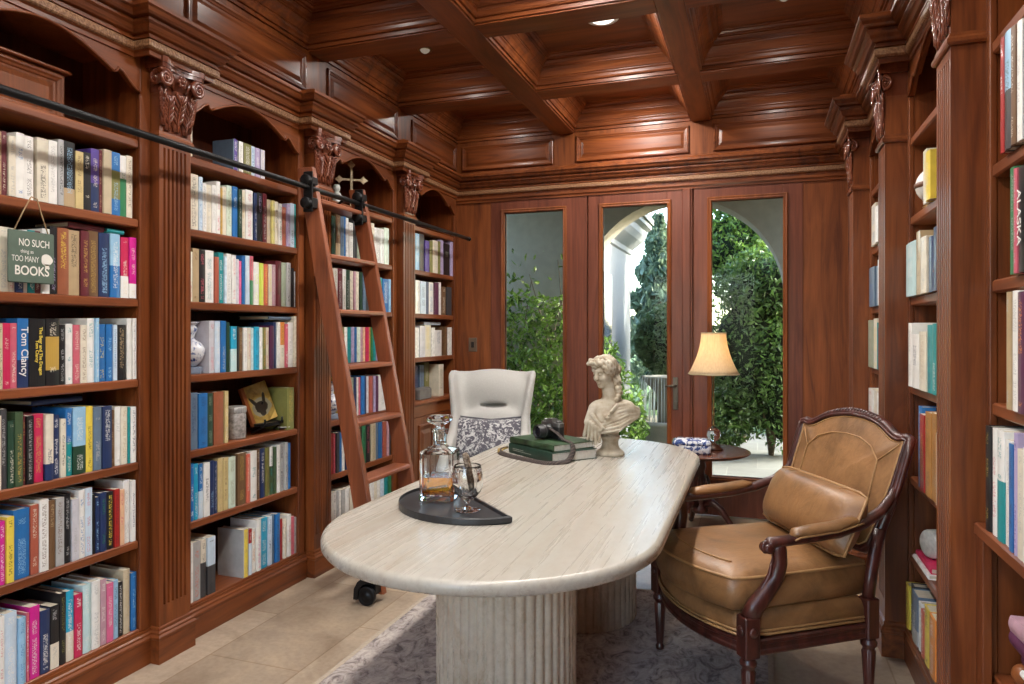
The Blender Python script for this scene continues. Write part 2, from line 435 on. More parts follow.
# ------------------------------------------------------------------ bookcases and fluted columns
def valance_outline(w):
    """half profile from the post to the middle: (distance from post, drop below the arch crown)"""
    h = [(0,.135),(.02,.128),(.05,.105),(.085,.075),(.105,.068),(.112,.082),(.125,.088)]
    n = 12; a0 = .125
    for i in range(n+1):
        t = i/n; h.append((a0+(w/2-a0)*t, .088*(1-math.sin(t*PI/2))**1.0))
    return h
def bookcase(side, y0, y1, shelves, label, cabinet=None, group=None):
    loc = (SX(side, -.16), (y0+y1)/2, 0)
    T = thing('bookcase', label, 'bookcase', loc, group=group)
    w1 = .05 if side == 'L' else .026
    B = lambda o0, o1, a, b, z0, z1, mb=None: (mb or MB()).box(SX(side,o0), SX(side,o1), a, b, z0, z1)
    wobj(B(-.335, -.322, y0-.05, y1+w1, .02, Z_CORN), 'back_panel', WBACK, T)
    for a, b in ((y0-.05, y0), (y1, y1+.05)):
        b_ = min(b, y1+w1) if b > y1 else b
        wobj(B(-.322, -.021, a, b_, .02, Z_CORN), 'side_panel', WZ, T)
        wobj(B(-.021, 0, a-.004 if a < y0 else a, b if a < y0 else y1+w1+.004, .146, Z_CORN), 'face_stile', WZ, T, bevel=.004)
    for z in shelves[1:]:
        m = MB().cbox(SX(side,-.322), SX(side,-.006), y0, y1, z-.036, z, .005); wobj(m, 'shelf', WSHELF, T)
    z = shelves[0]
    wobj(MB().cbox(SX(side,-.322), SX(side,-.002), y0, y1, z-.022, z, .003), 'bottom_shelf', WSHELF, T)
    # baseboard with a stepped cap
    prof = [(-.02,0),(.014,0),(.014,.098),(.018,.102),(.018,.112),(.012,.120),(.012,.128),(.006,.134),(.006,.146),(-.02,.146)]
    m = MB(); m.prism(prof, lambda o, z: (SX(side,o), y0-.054, z), lambda o, z: (SX(side,o), y1+w1+.004, z)); wobj(m, 'plinth_board', WY, T)
    # arched valance
    w = y1-y0; top = Z_CORN-.028; hp = valance_outline(w)
    low = [(y0+d, top-q) for d, q in hp] + [(y1-d, top-q) for d, q in hp[-2::-1]]
    poly = low + [(y1, Z_CORN), (y0, Z_CORN)]
    m = MB(); m.prism(poly, lambda a, z: (SX(side,0), a, z), lambda a, z: (SX(side,-.022), a, z)); wobj(m, 'arched_valance', WY, T)
    m = MB(); m.tube([(SX(side,.001), a, z) for a, z in low], .006, 8); wobj(m, 'valance_bead', WY, T)
    if cabinet:
        zt = cabinet; mid = (y0+y1)/2
        wobj(MB().cbox(SX(side,-.322), SX(side,.022), y0-.02, y1+.02, zt-.03, zt+.002, .006), 'ledge', WSHELF, T)
        wobj(B(-.02, 0, y0, y1, zt-.12, zt-.03), 'cabinet_rail', WY, T)
        for a, b in ((y0+.004, mid-.003), (mid+.003, y1-.004)):
            d = wobj(B(-.018, .008, a, b, .16, zt-.125), 'cabinet_door', WZ, T, bevel=.003)
            m = MB(); raised_panel(m, lambda q, z, o: (SX(side, .008+o)-loc[0], q-loc[1], z), a+.055, b-.055, .22, zt-.18, 1.2)
            m.obj('raised_panel', WP, d)
            ky = b-.03 if a < mid-.1 else a+.03
            MB().lathe([(0,-.016),(.006,-.014),(.005,-.006),(.012,.004),(.011,.012),(0,.016)], (0,0,0), 14).xf(Matrix.Translation((SX(side,.024)-loc[0], ky-loc[1], zt-.42)) @ Matrix.Rotation(PI/2 if side == 'L' else -PI/2, 4, 'Y')).obj('knob', BRASS, d)
    return T

def pilaster(side, y0, y1, label):
    yc = (y0+y1)/2; w = y1-y0; s = 1 if side == 'L' else -1; PROUD = PROUDS[side]
    T = thing('fluted_column', label, 'column', (SX(side, PROUD-.02), yc, 0), group='fluted wooden columns between the bookcases')
    # shaft: plain pier with a fluted face
    face = []; nfl = 6; mg = .016; fw = (w-2*mg)/nfl; seg = 6
    for i in range(nfl):
        a = y0+mg+i*fw; land = fw*.48
        face.append((a+land/2, PROUD))
        for k in range(1, seg):
            t = k/seg; face.append((a+land/2+(fw-land)*t, PROUD-.014*math.sin(PI*t)))
        face.append((a+fw-land/2, PROUD))
    outl = [(y0, -.02), (y0, PROUD)] + face + [(y1, PROUD), (y1, -.02)]
    m = MB(); m.prism(outl, lambda a, o: (SX(side,o), a, .235), lambda a, o: (SX(side,o), a, 2.185))
    m.box(SX(side,-.02), SX(side,PROUD), y0, y1, .10, .235); m.box(SX(side,-.02), SX(side,PROUD), y0, y1, 2.185, 2.555)
    m.box(SX(side,-.02), SX(side,-.30), y0, y1, 0, 2.555)
    wobj(m, 'shaft', WZ, T)
    # plinth
    pr = [(0,0),(.016,0),(.016,.100),(.020,.104),(.020,.114),(.013,.122),(.013,.130),(.006,.136),(.006,.148),(0,.152)]
    m = MB(); m.sweep([(SX(side,-.0), y0), (SX(side,PROUD), y0), (SX(side,PROUD), y1), (SX(side,-.0), y1)], pr, side=-1 if side == 'L' else 1)
    m.box(SX(side,-.01), SX(side,PROUD+.002), y0+.001, y1-.001, 0, .15)
    wobj(m, 'plinth', WY, T)
    # necking under the capital
    m = MB(); m.sweep([(SX(side,0), y0), (SX(side,PROUD), y0), (SX(side,PROUD), y1), (SX(side,0), y1)], [(0,2.215),(.008,2.215),(.012,2.222),(.012,2.232),(.006,2.24),(.004,2.25),(0,2.25)], side=-1 if side == 'L' else 1)
    wobj(m, 'necking', WY, T)
    T['side'] = side
    return T

SHELF_L = [.160,.531,.857,1.202,1.537,1.869,2.200]
bc = {}
BOOKCASE_G = 'built-in cherry bookcases'
bc['L1'] = bookcase('L', 1.43, 2.24, SHELF_L, 'built-in cherry bookcase with the green sign hanging from a shelf', group=BOOKCASE_G)
bc['L2'] = bookcase('L', 2.52, 3.31, SHELF_L, 'built-in cherry bookcase with a blue-and-white vase, between sign and ladder bookcases', group=BOOKCASE_G)
bc['L3'] = bookcase('L', 3.62, 4.39, SHELF_L, 'built-in cherry bookcase behind the ladder, metal cross in its arch', group=BOOKCASE_G)
bc['L4'] = bookcase('L', 4.70, 5.445, [.160]+[.870,1.202,1.537,1.869,2.200], 'built-in cherry bookcase with lower cabinet doors, behind the white wing chair', cabinet=.870, group=BOOKCASE_G)
SHELF_R1 = [.160,.46,.865,1.204,1.542,1.86,2.20]
SHELF_R2 = [.160,.462,.790,1.174,1.545,1.885,2.22]
bc['R1'] = bookcase('R', 1.43, 2.265, SHELF_R1, 'built-in cherry bookcase cut by the right edge of the view', group=BOOKCASE_G)
wobj(MB().cbox(RX+.322, RX-.030, 1.43, 2.2965, .829, .8655, .005), 'ledge', WSHELF, bc['R1'])
wobj(MB().box(RX, RX-.024, 2.235, 2.2965, .146, .829), 'lower_stile', WZ, bc['R1'], bevel=.003)
bc['R2'] = bookcase('R', 2.52, 3.355, SHELF_R2, 'built-in cherry bookcase behind the tan armchair, mug and globe inside', group=BOOKCASE_G)
bc['R3'] = bookcase('R', 3.62, 4.43, SHELF_L, 'narrowly seen cherry bookcase past the tan armchair, two columns from the doors', group=BOOKCASE_G)
bc['R4'] = bookcase('R', 4.70, 5.445, SHELF_L, 'mostly hidden cherry bookcase next to the window with the lamp', group=BOOKCASE_G)

COLS = []
names = {('L',0): 'fluted cherry column at the outer end of the sign bookcase', ('L',1): 'fluted cherry column between sign bookcase and vase bookcase',
         ('L',2): 'fluted cherry column just before the leaning ladder', ('L',3): 'fluted cherry column past the ladder, before the cabinet bookcase',
         ('R',0): 'fluted cherry column at the outer end of the right edge bookcase', ('R',1): 'tall fluted cherry column in front, at the right edge of the view',
         ('R',2): 'fluted cherry column behind the back of the tan armchair', ('R',3): 'fluted cherry column closest to the glass doors, armchair side'}
for side in 'LR':
    for i, (a, b) in enumerate(PIL):
        COLS.append((side, a, b, pilaster(side, a, b, names[(side, i)])))
# ------------------------------------------------------------------ travertine table
def travertine(name, axis='y', dark=1.0):
    t = NT(name); p = t.pos()
    rot = (0,0,math.radians(2)) if axis == 'y' else (0,0,0)
    sc_ = (6.5,.40,6.5) if axis == 'y' else (5,5,3)
    v = t.mapv(p, sc_, rot)
    a = t.noise(v, 1, 7, .66, .9); sp = t.noise(t.mapv(p, (44,22,44)), 1, 5, .72); b = t.noise(t.mapv(p, (52,1.3,52) if axis == 'y' else (24,24,10), rot), 1, 5, .65, .3); pit = t.noise(t.mapv(p, (150,9,150) if axis == 'y' else (70,70,40), rot), 1, 2, .5)
    c = t.ramp(a, [(.27, (.36,.275,.19)), (.37, (.47,.385,.285)), (.46, (.54,.465,.365)), (.72, (.58,.52,.425))] if axis == 'z' else [(.27, (.25,.195,.145)), (.37, (.34,.295,.24)), (.46, (.40,.37,.32)), (.72, (.435,.415,.375))])
    c = t.mix(.62, c, t.ramp(sp, [(.3, (.82,.79,.75)), (.6, (1.06,1.06,1.05))]), 'MULTIPLY'); c = t.mix(.09, c, t.ramp(b, [(.3, (.80,.74,.67)), (.55, (1,1,1)), (.8, (1.06,1.05,1.03))]), 'MULTIPLY')
    c = t.mix(.16, c, t.ramp(pit, [(.25, (.66,.58,.50)), (.36, (1,1,1))]), 'MULTIPLY')
    t.bsdf(Base_Color=c, Roughness=t.math('MULTIPLY_ADD', b, .25, .16), Normal=t.bump(pit, .05, .002))
    return t.m
TRAV = travertine('travertine_honed'); TRAVL = travertine('travertine_reeded', 'z')
TX, TY, TR, TL, TZ = -.833, 2.914, .557, .728, .76
def stadium(cx, cy, r, L, z, n=48):
    out = []
    for i in range(n+1):
        a = PI*i/n; out.append((cx+r*math.cos(a), cy+L+r*math.sin(a), z))
    for i in range(n+1):
        a = PI+PI*i/n; out.append((cx+r*math.cos(a), cy-L+r*math.sin(a), z))
    return out
table = thing('dining_table', 'long oval travertine table on two reeded round pedestals', 'table', (TX, TY, 0))
m = MB(); rings = []
for ins, z in ((.10,.715),(.018,.717),(.006,.721),(0,.729),(0,.745),(.003,.752),(.009,.758),(.018,TZ)):
    rings.append(stadium(TX, TY, TR-ins, TL, z))
m.loft(rings, True, True, smooth=False); wobj(m, 'tabletop', TRAV, table)
for o in [table.children[0]]:
    for p in o.data.polygons: p.use_smooth = len(p.vertices) == 4
for py, PX, PR in ((TY-.55, TX-.018, .236), (TY+.50, TX, .258)):
    m = MB(); nr = 46; k = 6; rings = []
    for z, ex in ((.0,0),(.006,.004),(.708,.004),(.717,.0)):
        ring = []
        for i in range(nr*k):
            a = 2*PI*i/(nr*k); r = PR+ex+0.011*math.sqrt(abs(math.sin(nr*a/2)))
            ring.append((PX+r*math.cos(a), py+r*math.sin(a), z+.0058 if z < .1 else z))
        rings.append(ring)
    m.loft(rings, True, True, smooth=True)
    wobj(m, 'pedestal', TRAVL, table)

# ------------------------------------------------------------------ rug
def rug_mat():
    t = NT('faded_rug'); p = t.pos()
    n = t.noise(p, 5.5, 6, .68, .6); f = t.noise(p, 60, 3, .6); bl = t.noise(t.mapv(p, (14,9,1)), 1, 5, .7, 2.0)
    c = t.ramp(bl, [(.36, (.155,.125,.118)), (.44, (.33,.285,.265)), (.54, (.47,.425,.39)), (.72, (.56,.52,.475))])
    c = t.mix(.55, c, t.ramp(n, [(.35, (.62,.55,.56)), (.6, (1.15,1.1,1.06))]), 'MULTIPLY')
    c = t.mix(.5, c, t.ramp(f, [(.3, (.72,.70,.70)), (.7, (1.15,1.15,1.15))]), 'MULTIPLY')
    t.bsdf(Base_Color=c, Roughness=.95, Normal=t.bump(f, .5, .004), Sheen_Weight=.15); return t.m
RUGM = rug_mat(); EDGE = plain('rug_binding', (.46,.38,.29), .9, scale=90, bump=.3)
rug = thing('area_rug', 'faded mauve and beige patterned rug under the stone table', 'rug', (-.80, 2.5, 0))
wobj(MB().cbox(-1.645, .045, 1.25, 3.80, 0.0005, .005, .0015), 'pile', RUGM, rug)
m = MB(); m.sweep([(-1.665,1.23),(.065,1.23),(.065,3.82),(-1.665,3.82)], [(0,0.0005),(.024,.0005),(.024,.0056),(.004,.0055),(0,.004)], closed=True, side=1); wobj(m, 'bound_edge', EDGE, rug)

# ------------------------------------------------------------------ carved leather armchair
def leather(name, base, rough=.38):
    t = NT(name); o = t.objc()
    v = t.n('ShaderNodeTexVoronoi', feature='DISTANCE_TO_EDGE'); t.l(o, v.inputs['Vector']); v.inputs['Scale'].default_value = 320
    n = t.noise(o, 4.5, 5, .6, .6); n2 = t.noise(t.mapv(o, (26,9,16)), 1, 4, .6, 2)
    c = t.ramp(n, [(.3, tuple(x*.55 for x in base)), (.5, base), (.72, tuple(min(1, x*1.35) for x in base))])
    c = t.mix(.3, c, t.ramp(n2, [(.35, (.6,.55,.5)), (.6, (1.1,1.1,1.1))]), 'MULTIPLY')
    h = t.math('ADD', t.math('MULTIPLY', v.outputs['Distance'], .5), t.math('MULTIPLY', n2, 2.2))
    t.bsdf(Base_Color=c, Roughness=t.math('MULTIPLY_ADD', n, .25, rough-.12), Coat_Weight=.12, Coat_Roughness=.25, Normal=t.bump(h, .16, .006)); return t.m
TAN = leather('tan_leather', (.26,.128,.050)); TANS = plain('leather_piping', (.34,.185,.075), .45, scale=60)
def mahogany():
    t = NT('dark_mahogany'); o = t.objc(); n = t.noise(t.mapv(o, (30,30,5)), 1, 4, .6, .6)
    t.bsdf(Base_Color=t.ramp(n, [(.3, (.022,.006,.005)), (.55, (.06,.014,.010)), (.8, (.12,.03,.018))]), Roughness=.36, Coat_Weight=.15, Coat_Roughness=.2); return t.m
MAHO = mahogany()
def turned_leg(x, y, ztop, m=None, flutes=10):
    m = m or MB(); prof = [(.012,0),(.018,.004),(.019,.018),(.013,.026),(.0155,.034),(.0255,ztop-.050),(.021,ztop-.044),(.021,ztop-.036),(.029,ztop-.028),(.030,ztop-.016),(.024,ztop-.008),(.024,ztop)]
    n = flutes*4; rings = []
    for i, (r, z) in enumerate(prof):
        ring = []
        for k in range(n):
            a = 2*PI*k/n; rr = r*(1-.10*(.5+.5*math.cos(flutes*a))) if 4 <= i <= 5 else r
            ring.append((x+rr*math.cos(a), y+rr*math.sin(a), z))
        rings.append(ring)
    m.loft(rings, True, True, smooth=True); return m
AC = thing('armchair', 'carved dark wood armchair upholstered in tan leather beside the stone table', 'armchair', (-.003,3.015,.0052), math.radians(-54.2))
for sx in (1, -1):
    m = turned_leg(.32*sx, -.265, .25); m.cbox(.32*sx-.03, .32*sx+.03, -.295, -.235, .25, .395, .004)
    m.ball((.32*sx, -.297, .345), (.018,.008,.018)); m.ball((.352*sx, -.265, .345), (.008,.018,.018))
    m.obj('front_leg', MAHO, AC)
    m = turned_leg(.31*sx, .265, .25); m.cbox(.31*sx-.027, .31*sx+.027, .238, .292, .25, .40, .004)
    m.obj('back_leg', MAHO, AC)
# bowed front rail, side and back rails
def bow(x, d=.075, w=.30): return -.275-d*(1-(x/w)**2)
xs_ = [-.295+.59*i/16 for i in range(17)]
front = [(x, bow(x)) for x in xs_]
rail_prof = [(-.030,.252),(-.004,.252),(0,.258),(0,.268),(-.005,.273),(-.005,.288),(.002,.293),(.002,.304),(-.004,.309),(-.030,.309)]
def rail(name, path, side): MB().sweep(path, rail_prof, side=side).obj(name, MAHO, AC)
rail('seat_rail', front, -1); rail('seat_rail', [(.333,-.24),(.325,.245)], -1); rail('seat_rail', [(-.333,-.24),(-.325,.245)], 1); rail('seat_rail', [(-.29,.285),(.29,.285)], 1)
# upholstered deck
def plan(ins, back, d=.075):
    P = [(x*(1-ins/.3), bow(x, d)+ins) for x in xs_]
    return P + [(.315-ins, -.18), (.315-ins, back-.02), (.29-ins, back)] + [(-.29+ins, back), (-.315+ins, back-.02), (-.315+ins, -.18)]
def deck_ring(ins, z, back): return [(x, y, z) for x, y in plan(ins, back)]
MB().loft([deck_ring(.012,.300,.26), deck_ring(.000,.315,.262), deck_ring(.0,.365,.262), deck_ring(.012,.392,.255), deck_ring(.05,.402,.23)], True, True, smooth=True).obj('seat_deck', TAN, AC)
MB().tube([(x, y-.004, .318) for x, y in plan(-.001,.262)], .0055, 6, closed=True).obj('deck_piping', TANS, AC)
MB().tube([(x, y-.004, .331) for x, y in plan(-.001,.262)], .0045, 6, closed=True).obj('deck_piping', TANS, AC)
# loose seat cushion
def cush_plan(k):
    P = []
    for i in range(21):
        x = -.285+.57*i/20; P.append((x, bow(x, .085, .30)-.022))
    P += [(.297,-.255),(.300,-.15),(.296,.05),(.285,.27),(.262,.288)] + [(x, .292) for x in (.14,0,-.14)] + [(-.262,.288),(-.285,.27),(-.296,.05),(-.300,-.15),(-.297,-.255)]
    cx, cy = 0, -.03
    return [(cx+(x-cx)*k, cy+(y-cy)*k) for x, y in P]
rings = []
for k, z in ((.90,.398),(.975,.402),(.995,.412),(1.022,.445),(1.024,.480),(.998,.514),(.978,.523),(.90,.537),(.75,.549),(.55,.557),(.30,.561),(.06,.562)):
    rings.append([(x, y, z) for x, y in cush_plan(k)])
cu = MB().loft(rings, True, True, smooth=True).obj('seat_cushion', TAN, AC)
for z, k in ((.517,.996),):
    MB().tube([(x, y, z) for x, y in cush_plan(k)], .0062, 6, closed=True).obj('cushion_piping', TANS, cu)
MB().tube([(x*.80, -.03+(y+.03)*.74-.012, .5485) for x, y in cush_plan(1.0)[1:20]], .0035, 6).obj('cushion_seam', TANS, cu)
# curved arm supports, arms with scrolls, pads
for sx in (1, -1):
    pts = [(.320,-.262,.385),(.322,-.240,.425),(.327,-.195,.475),(.333,-.160,.525),(.337,-.148,.575),(.338,-.152,.625),(.338,-.160,.652)]
    MB().tube([(sx*x, y, z) for x, y, z in pts], [(.033,.029),(.034,.028),(.032,.027),(.030,.026),(.028,.025),(.028,.024),(.028,.023)], 10, up=(0,-1,0)).obj('arm_support', MAHO, AC)
    MB().tube([(sx*.322,-.283,.40),(sx*.327,-.226,.47),(sx*.333,-.187,.535),(sx*.337,-.174,.60)], [.006,.009,.009,.005], 8).obj('acanthus_rib', MAHO, AC)
    arm = [(.338,-.206,.640),(.339,-.19,.650),(.340,-.14,.652),(.340,-.03,.655),(.336,.10,.662),(.326,.22,.682),(.310,.32,.715),(.297,.385,.765),(.290,.425,.83)]
    a_ = MB(); a_.tube([(sx*x, y, z) for x, y, z in arm], [(.015,.020),(.020,.025),(.019,.026),(.018,.026),(.019,.025),(.020,.024),(.020,.021),(.017,.017),(.012,.012)], 12, up=(0,0,1))
    sp = [(sx*.338, -.202+.0225*math.cos(t)*(1-t/11), .634+.0225*math.sin(t)*(1-t/11)) for t in [i*.35 for i in range(24)]]
    a_.tube(sp, .009, 8); a_.lathe([(0,-.022),(.010,-.024),(.018,-.020),(.018,.020),(.010,.024),(0,.022)], (0,0,0), 16).v
    n0 = len(a_.v)-6*16
    a_.xf(Matrix.Translation((sx*.338,-.202,.634)) @ Matrix.Rotation(PI/2, 4, 'Y'), n0)
    ar = a_.obj('arm', MAHO, AC)
    pad = [(.340,-.105,.668),(.341,-.085,.676),(.341,-.02,.680),(.338,.08,.684),(.330,.17,.697),(.324,.205,.700)]
    MB().tube([(sx*x, y, z) for x, y, z in pad], [(.005,.009),(.018,.028),(.021,.031),(.021,.031),(.018,.027),(.006,.011)], 14, up=(0,0,1)).obj('arm_pad', TAN, ar)
    MB().tube([(sx*(x+.0265), y, z-.010) for x, y, z in pad], .004, 6).obj('pad_piping', TANS, ar)
# back frame
def by(z): return .285+.36*(z-.45)
half = [(0,1.046),(.06,1.043),(.12,1.032),(.17,1.014),(.205,.994),(.235,.980),(.262,.976),(.284,.982),(.300,.978),(.298,.955),(.297,.92),(.295,.82),(.288,.72),(.275,.63),(.262,.575),(.235,.555),(.12,.552),(0,.552)]
outl = half + [(-x, z) for x, z in half[-2:0:-1]]
bf = MB().tube([(x, by(z), z) for x, z in outl], [(.021,.020)]*len(outl), 10, closed=True, up=(0,1,0)).obj('back_frame', MAHO, AC)
MB().tube([(x*.985, by(z)-.020, .8+(z-.8)*.985) for x, z in outl], .0065, 8, closed=True).obj('frame_bead', MAHO, bf)
cr = MB()
for i in range(-9, 10):
    x = i*.0165; z = 1.046-.034*(abs(x)/.17)**2+.012
    cr.ball((x, by(z)-.012, z), (.0095,.010,.010+.004*((9-abs(i))/9)), 8, 6)
cr.obj('carved_crest', MAHO, bf)
for sx in (1, -1):
    MB().tube([(sx*.307,.265,.39),(sx*.300,.285,.48),(sx*.285,.318,.56),(sx*.283,.345,.64)], [(.024,.02)]*4, 10, up=(0,1,0)).obj('back_post', MAHO, AC)
    MB().tube([(sx*.30,by(.70)-.006,.70),(sx*.3115,by(.80)-.008,.80),(sx*.312,by(.92)-.008,.92),(sx*.308,by(.975)-.008,.975)], [.008,.010,.010,.012], 8).obj('carved_side', MAHO, bf)
def back_pad(bulge, off, flip):
    rings = []
    for k in (.945,.93,.88,.75,.55,.3,.04):
        rings.append([(x*k, by(.79+(z-.79)*k)+off-(bulge*(1-(k/.945)**2.2)*flip), .79+(z-.79)*k) for x, z in outl])
    return MB().loft(rings, False, True, smooth=True)
bp = back_pad(.034, -.012, 1).obj('back_upholstery', TAN, AC)
MB().tube([(x*.935, by(z)-.016, .79+(z-.79)*.935) for x, z in outl], .0055, 6, closed=True).obj('back_piping', TANS, bp)
back_pad(.012, .014, -1).obj('outer_back', TAN, AC)
seam = [(-.20,.60),(-.205,.75),(-.20,.885),(-.15,.935),(-.08,.958),(0,.964),(.08,.958),(.15,.935),(.20,.885),(.205,.75),(.20,.60)]
def on_pad(x, z):
    k = max(abs(x)/.29, abs(z-.79)/.23 if z > .79 else abs(z-.79)/.235); k = min(k, .945)
    return (x, by(z)-.0145-.034*(1-(k/.945)**2.2), z)
MB().tube([on_pad(x, z) for x, z in seam], .0035, 6).obj('back_seam', TANS, bp)
for sx in (1, -1): MB().tube([on_pad(sx*.20,.885), on_pad(sx*.235,.92), on_pad(sx*.268,.955)], .003, 6).obj('back_seam', TANS, bp)

# lumbar pillow lying against the back
def pillow_mesh(L, H, T, n=28, m=16, p=3.2, dip=0.0):
    mb = MB(); vs = []; fs = []
    for j in range(m+1):
        for i in range(n+1):
            u = -1+2*i/n; v = -1+2*j/m
            e = max(0, (1-abs(u)**p))**.55*max(0, (1-abs(v)**p))**.55
            pin = 1-.05*(1-abs(u)**2)*(abs(v)**4)*0
            x = u*L/2*(1-.045*(1-v*v)*0-.03*abs(v)**3*0); z = v*H/2*(1-.08*abs(u)**4)*(1-dip*(1-u*u)*(v > 0))
            vs.append((x, -T/2*e, z))
    k = len(vs); vs2 = [(x, -y, z) for x, y, z in vs]
    for j in range(m):
        for i in range(n):
            a = j*(n+1)+i; fs.append((a, a+1, a+n+2, a+n+1)); fs.append((k+a, k+a+n+1, k+a+n+2, k+a+1))
    mb.add(vs+vs2, fs, True); return mb
PL = thing('lumbar_pillow', 'oblong tan leather pillow leaning in the carved armchair', 'pillow', (0,0,0), 0)
PL.matrix_world = AC.matrix_basis @ Matrix.Translation((.045,.224,.676)) @ Matrix.Rotation(math.radians(-9), 4, 'Z') @ Matrix.Rotation(math.radians(-24), 4, 'X')
pm = pillow_mesh(.60,.25,.19)
pl = pm.obj('pillow_cover', TAN, PL)
edge = [(-.30,-.115),(-.25,-.124),(0,-.125),(.25,-.124),(.30,-.115),(.30,0),(.30,.115),(.25,.124),(0,.125),(-.25,.124),(-.30,.115),(-.30,0)]
MB().tube([(x, 0, z) for x, z in edge], .0065, 6, closed=True).obj('pillow_piping', TANS, PL)
for sx in (1, -1):
    x = sx*.185; u = abs(x)/.30
    MB().tube([(x, -.085*(1-u**3.2)**.55*max(0,1-abs(v)**3.2)**.55-.001, v*.125*(1-.08*u**4)) for v in [-1+.1*i for i in range(21)]], .0035, 6).obj('pillow_seam', TANS, PL)

# ------------------------------------------------------------------ white wing chair
def weave(name, col):
    t = NT(name); o = t.objc(); n = t.noise(o, 240, 2, .5); n2 = t.noise(o, 5, 3)
    c = t.mix(.25, t.ramp(n, [(.3, tuple(x*.82 for x in col)), (.7, col)]), t.ramp(n2, [(.3, (.8,.8,.8)), (.7, (1,1,1))]), 'MULTIPLY')
    t.bsdf(Base_Color=c, Roughness=.85, Normal=t.bump(n, .3, .002), Sheen_Weight=.2); return t.m
IVORY = weave('ivory_fabric', (.52,.505,.475))
WCH = thing('wing_chair', 'white upholstered wing chair behind the far end of the table', 'armchair', (-1.80,4.62,0), math.radians(14))
def interp(z, T):
    return np.interp(z, [a for a, b in T], [b for a, b in T]).astype(np.float32)
def wing_sdf(P):
    x, y, z = P[...,0], P[...,1], P[...,2]
    hw = interp(z, [(.28,.27),(.50,.28),(.62,.262),(.78,.255),(.95,.280),(1.10,.305),(1.2,.305)])
    yb = interp(z, [(.28,.22),(.45,.24),(1.15,.40)])
    yf = interp(z, [(.28,-.30),(.50,-.31),(.575,-.27),(.64,-.13),(.70,.00),(.80,.07),(.95,.10),(1.06,.15),(1.12,.22)])
    r = .13; cy = -1.0; hy = (yb-cy)
    qx = np.abs(x)-(hw-r); qy = np.abs(y-cy)-(hy-r)
    d = np.sqrt(np.maximum(qx,0)**2+np.maximum(qy,0)**2)+np.minimum(np.maximum(qx,qy),0)-r
    thick = interp(z, [(.3,.045),(.6,.034),(.9,.026),(1.1,.022)])
    sh = np.abs(d)-thick
    sh = -smin(-sh, -(yf-y), .05)
    top = 1.098+.020*np.clip(np.abs(x)/.30,0,1)**3
    sh = -smin(-sh, -(z-top), .05); sh = np.maximum(sh, .27-z)
    inner = smin(sd_ell(P, (0,.330,.93), (.23,.10,.17)), sd_ell(P, (0,.245,.70), (.22,.10,.15)), .05)
    sh = smin(sh, inner, .10)
    slot = sd_ell(P, (.01,.215,.855), (.105,.12,.020)); sh = -smin(-sh, slot, .012)
    return sh
V_, F_ = surface_nets(wing_sdf, (-.45,-.40,.24), (.45,.56,1.20), .014)
MB().add(V_.tolist(), F_.tolist(), True).obj('wing_back', IVORY, WCH)
def seat_sdf(P):
    q = np.abs(P-np.array((0,-.06,.40), np.float32))-np.array((.235,.235,.055), np.float32)
    return np.sqrt((np.maximum(q,0)**2).sum(-1))+np.minimum(q.max(-1),0)-.045
V_, F_ = surface_nets(seat_sdf, (-.34,-.40,.26), (.34,.28,.54), .02)
MB().add(V_.tolist(), F_.tolist(), True).obj('seat_cushion', IVORY, WCH)
for sx, y in ((1,-.22),(-1,-.22),(1,.2),(-1,.2)):
    MB().tube([(sx*.23,y,.33),(sx*.26,y*1.15,0.0)], [.022,.012], 10).obj('leg', MAHO, WCH)
def damask():
    t = NT('grey_damask'); o = t.objc(); w = t.n('ShaderNodeTexNoise'); t.l(o, w.inputs['Vector']); w.inputs['Scale'].default_value = 26; w.inputs['Detail'].default_value = 2; w.inputs['Distortion'].default_value = 1.6
    v = t.n('ShaderNodeTexVoronoi', feature='SMOOTH_F1'); t.l(t.mix(.35, o, w.outputs['Color']), v.inputs['Vector']); v.inputs['Scale'].default_value = 32
    a = t.math('ADD', w.outputs['Fac'], t.math('MULTIPLY', v.outputs['Distance'], .45))
    t.bsdf(Base_Color=t.ramp(a, [(.68, (.075,.07,.09)), (.73, (.20,.19,.21)), (.77, (.58,.57,.56))]), Roughness=.7, Sheen_Weight=.3); return t.m
DP = thing('throw_pillow', 'grey and white patterned pillow in the white wing chair', 'pillow')
DP.matrix_world = WCH.matrix_basis @ Matrix.Translation((0.0,.085,.625)) @ Matrix.Rotation(math.radians(-22), 4, 'X')
pillow_mesh(.54,.36,.20, dip=.20).obj('pillow_cover', damask(), DP)
MB().tube([(x*.27/.30, 0, z*.18/.125*(1-.20*(1-(x/.30)**2)*(z > .1))) for x, z in edge], .006, 6, closed=True).obj('pillow_piping', plain('grey_cord', (.12,.115,.13), .8), DP)
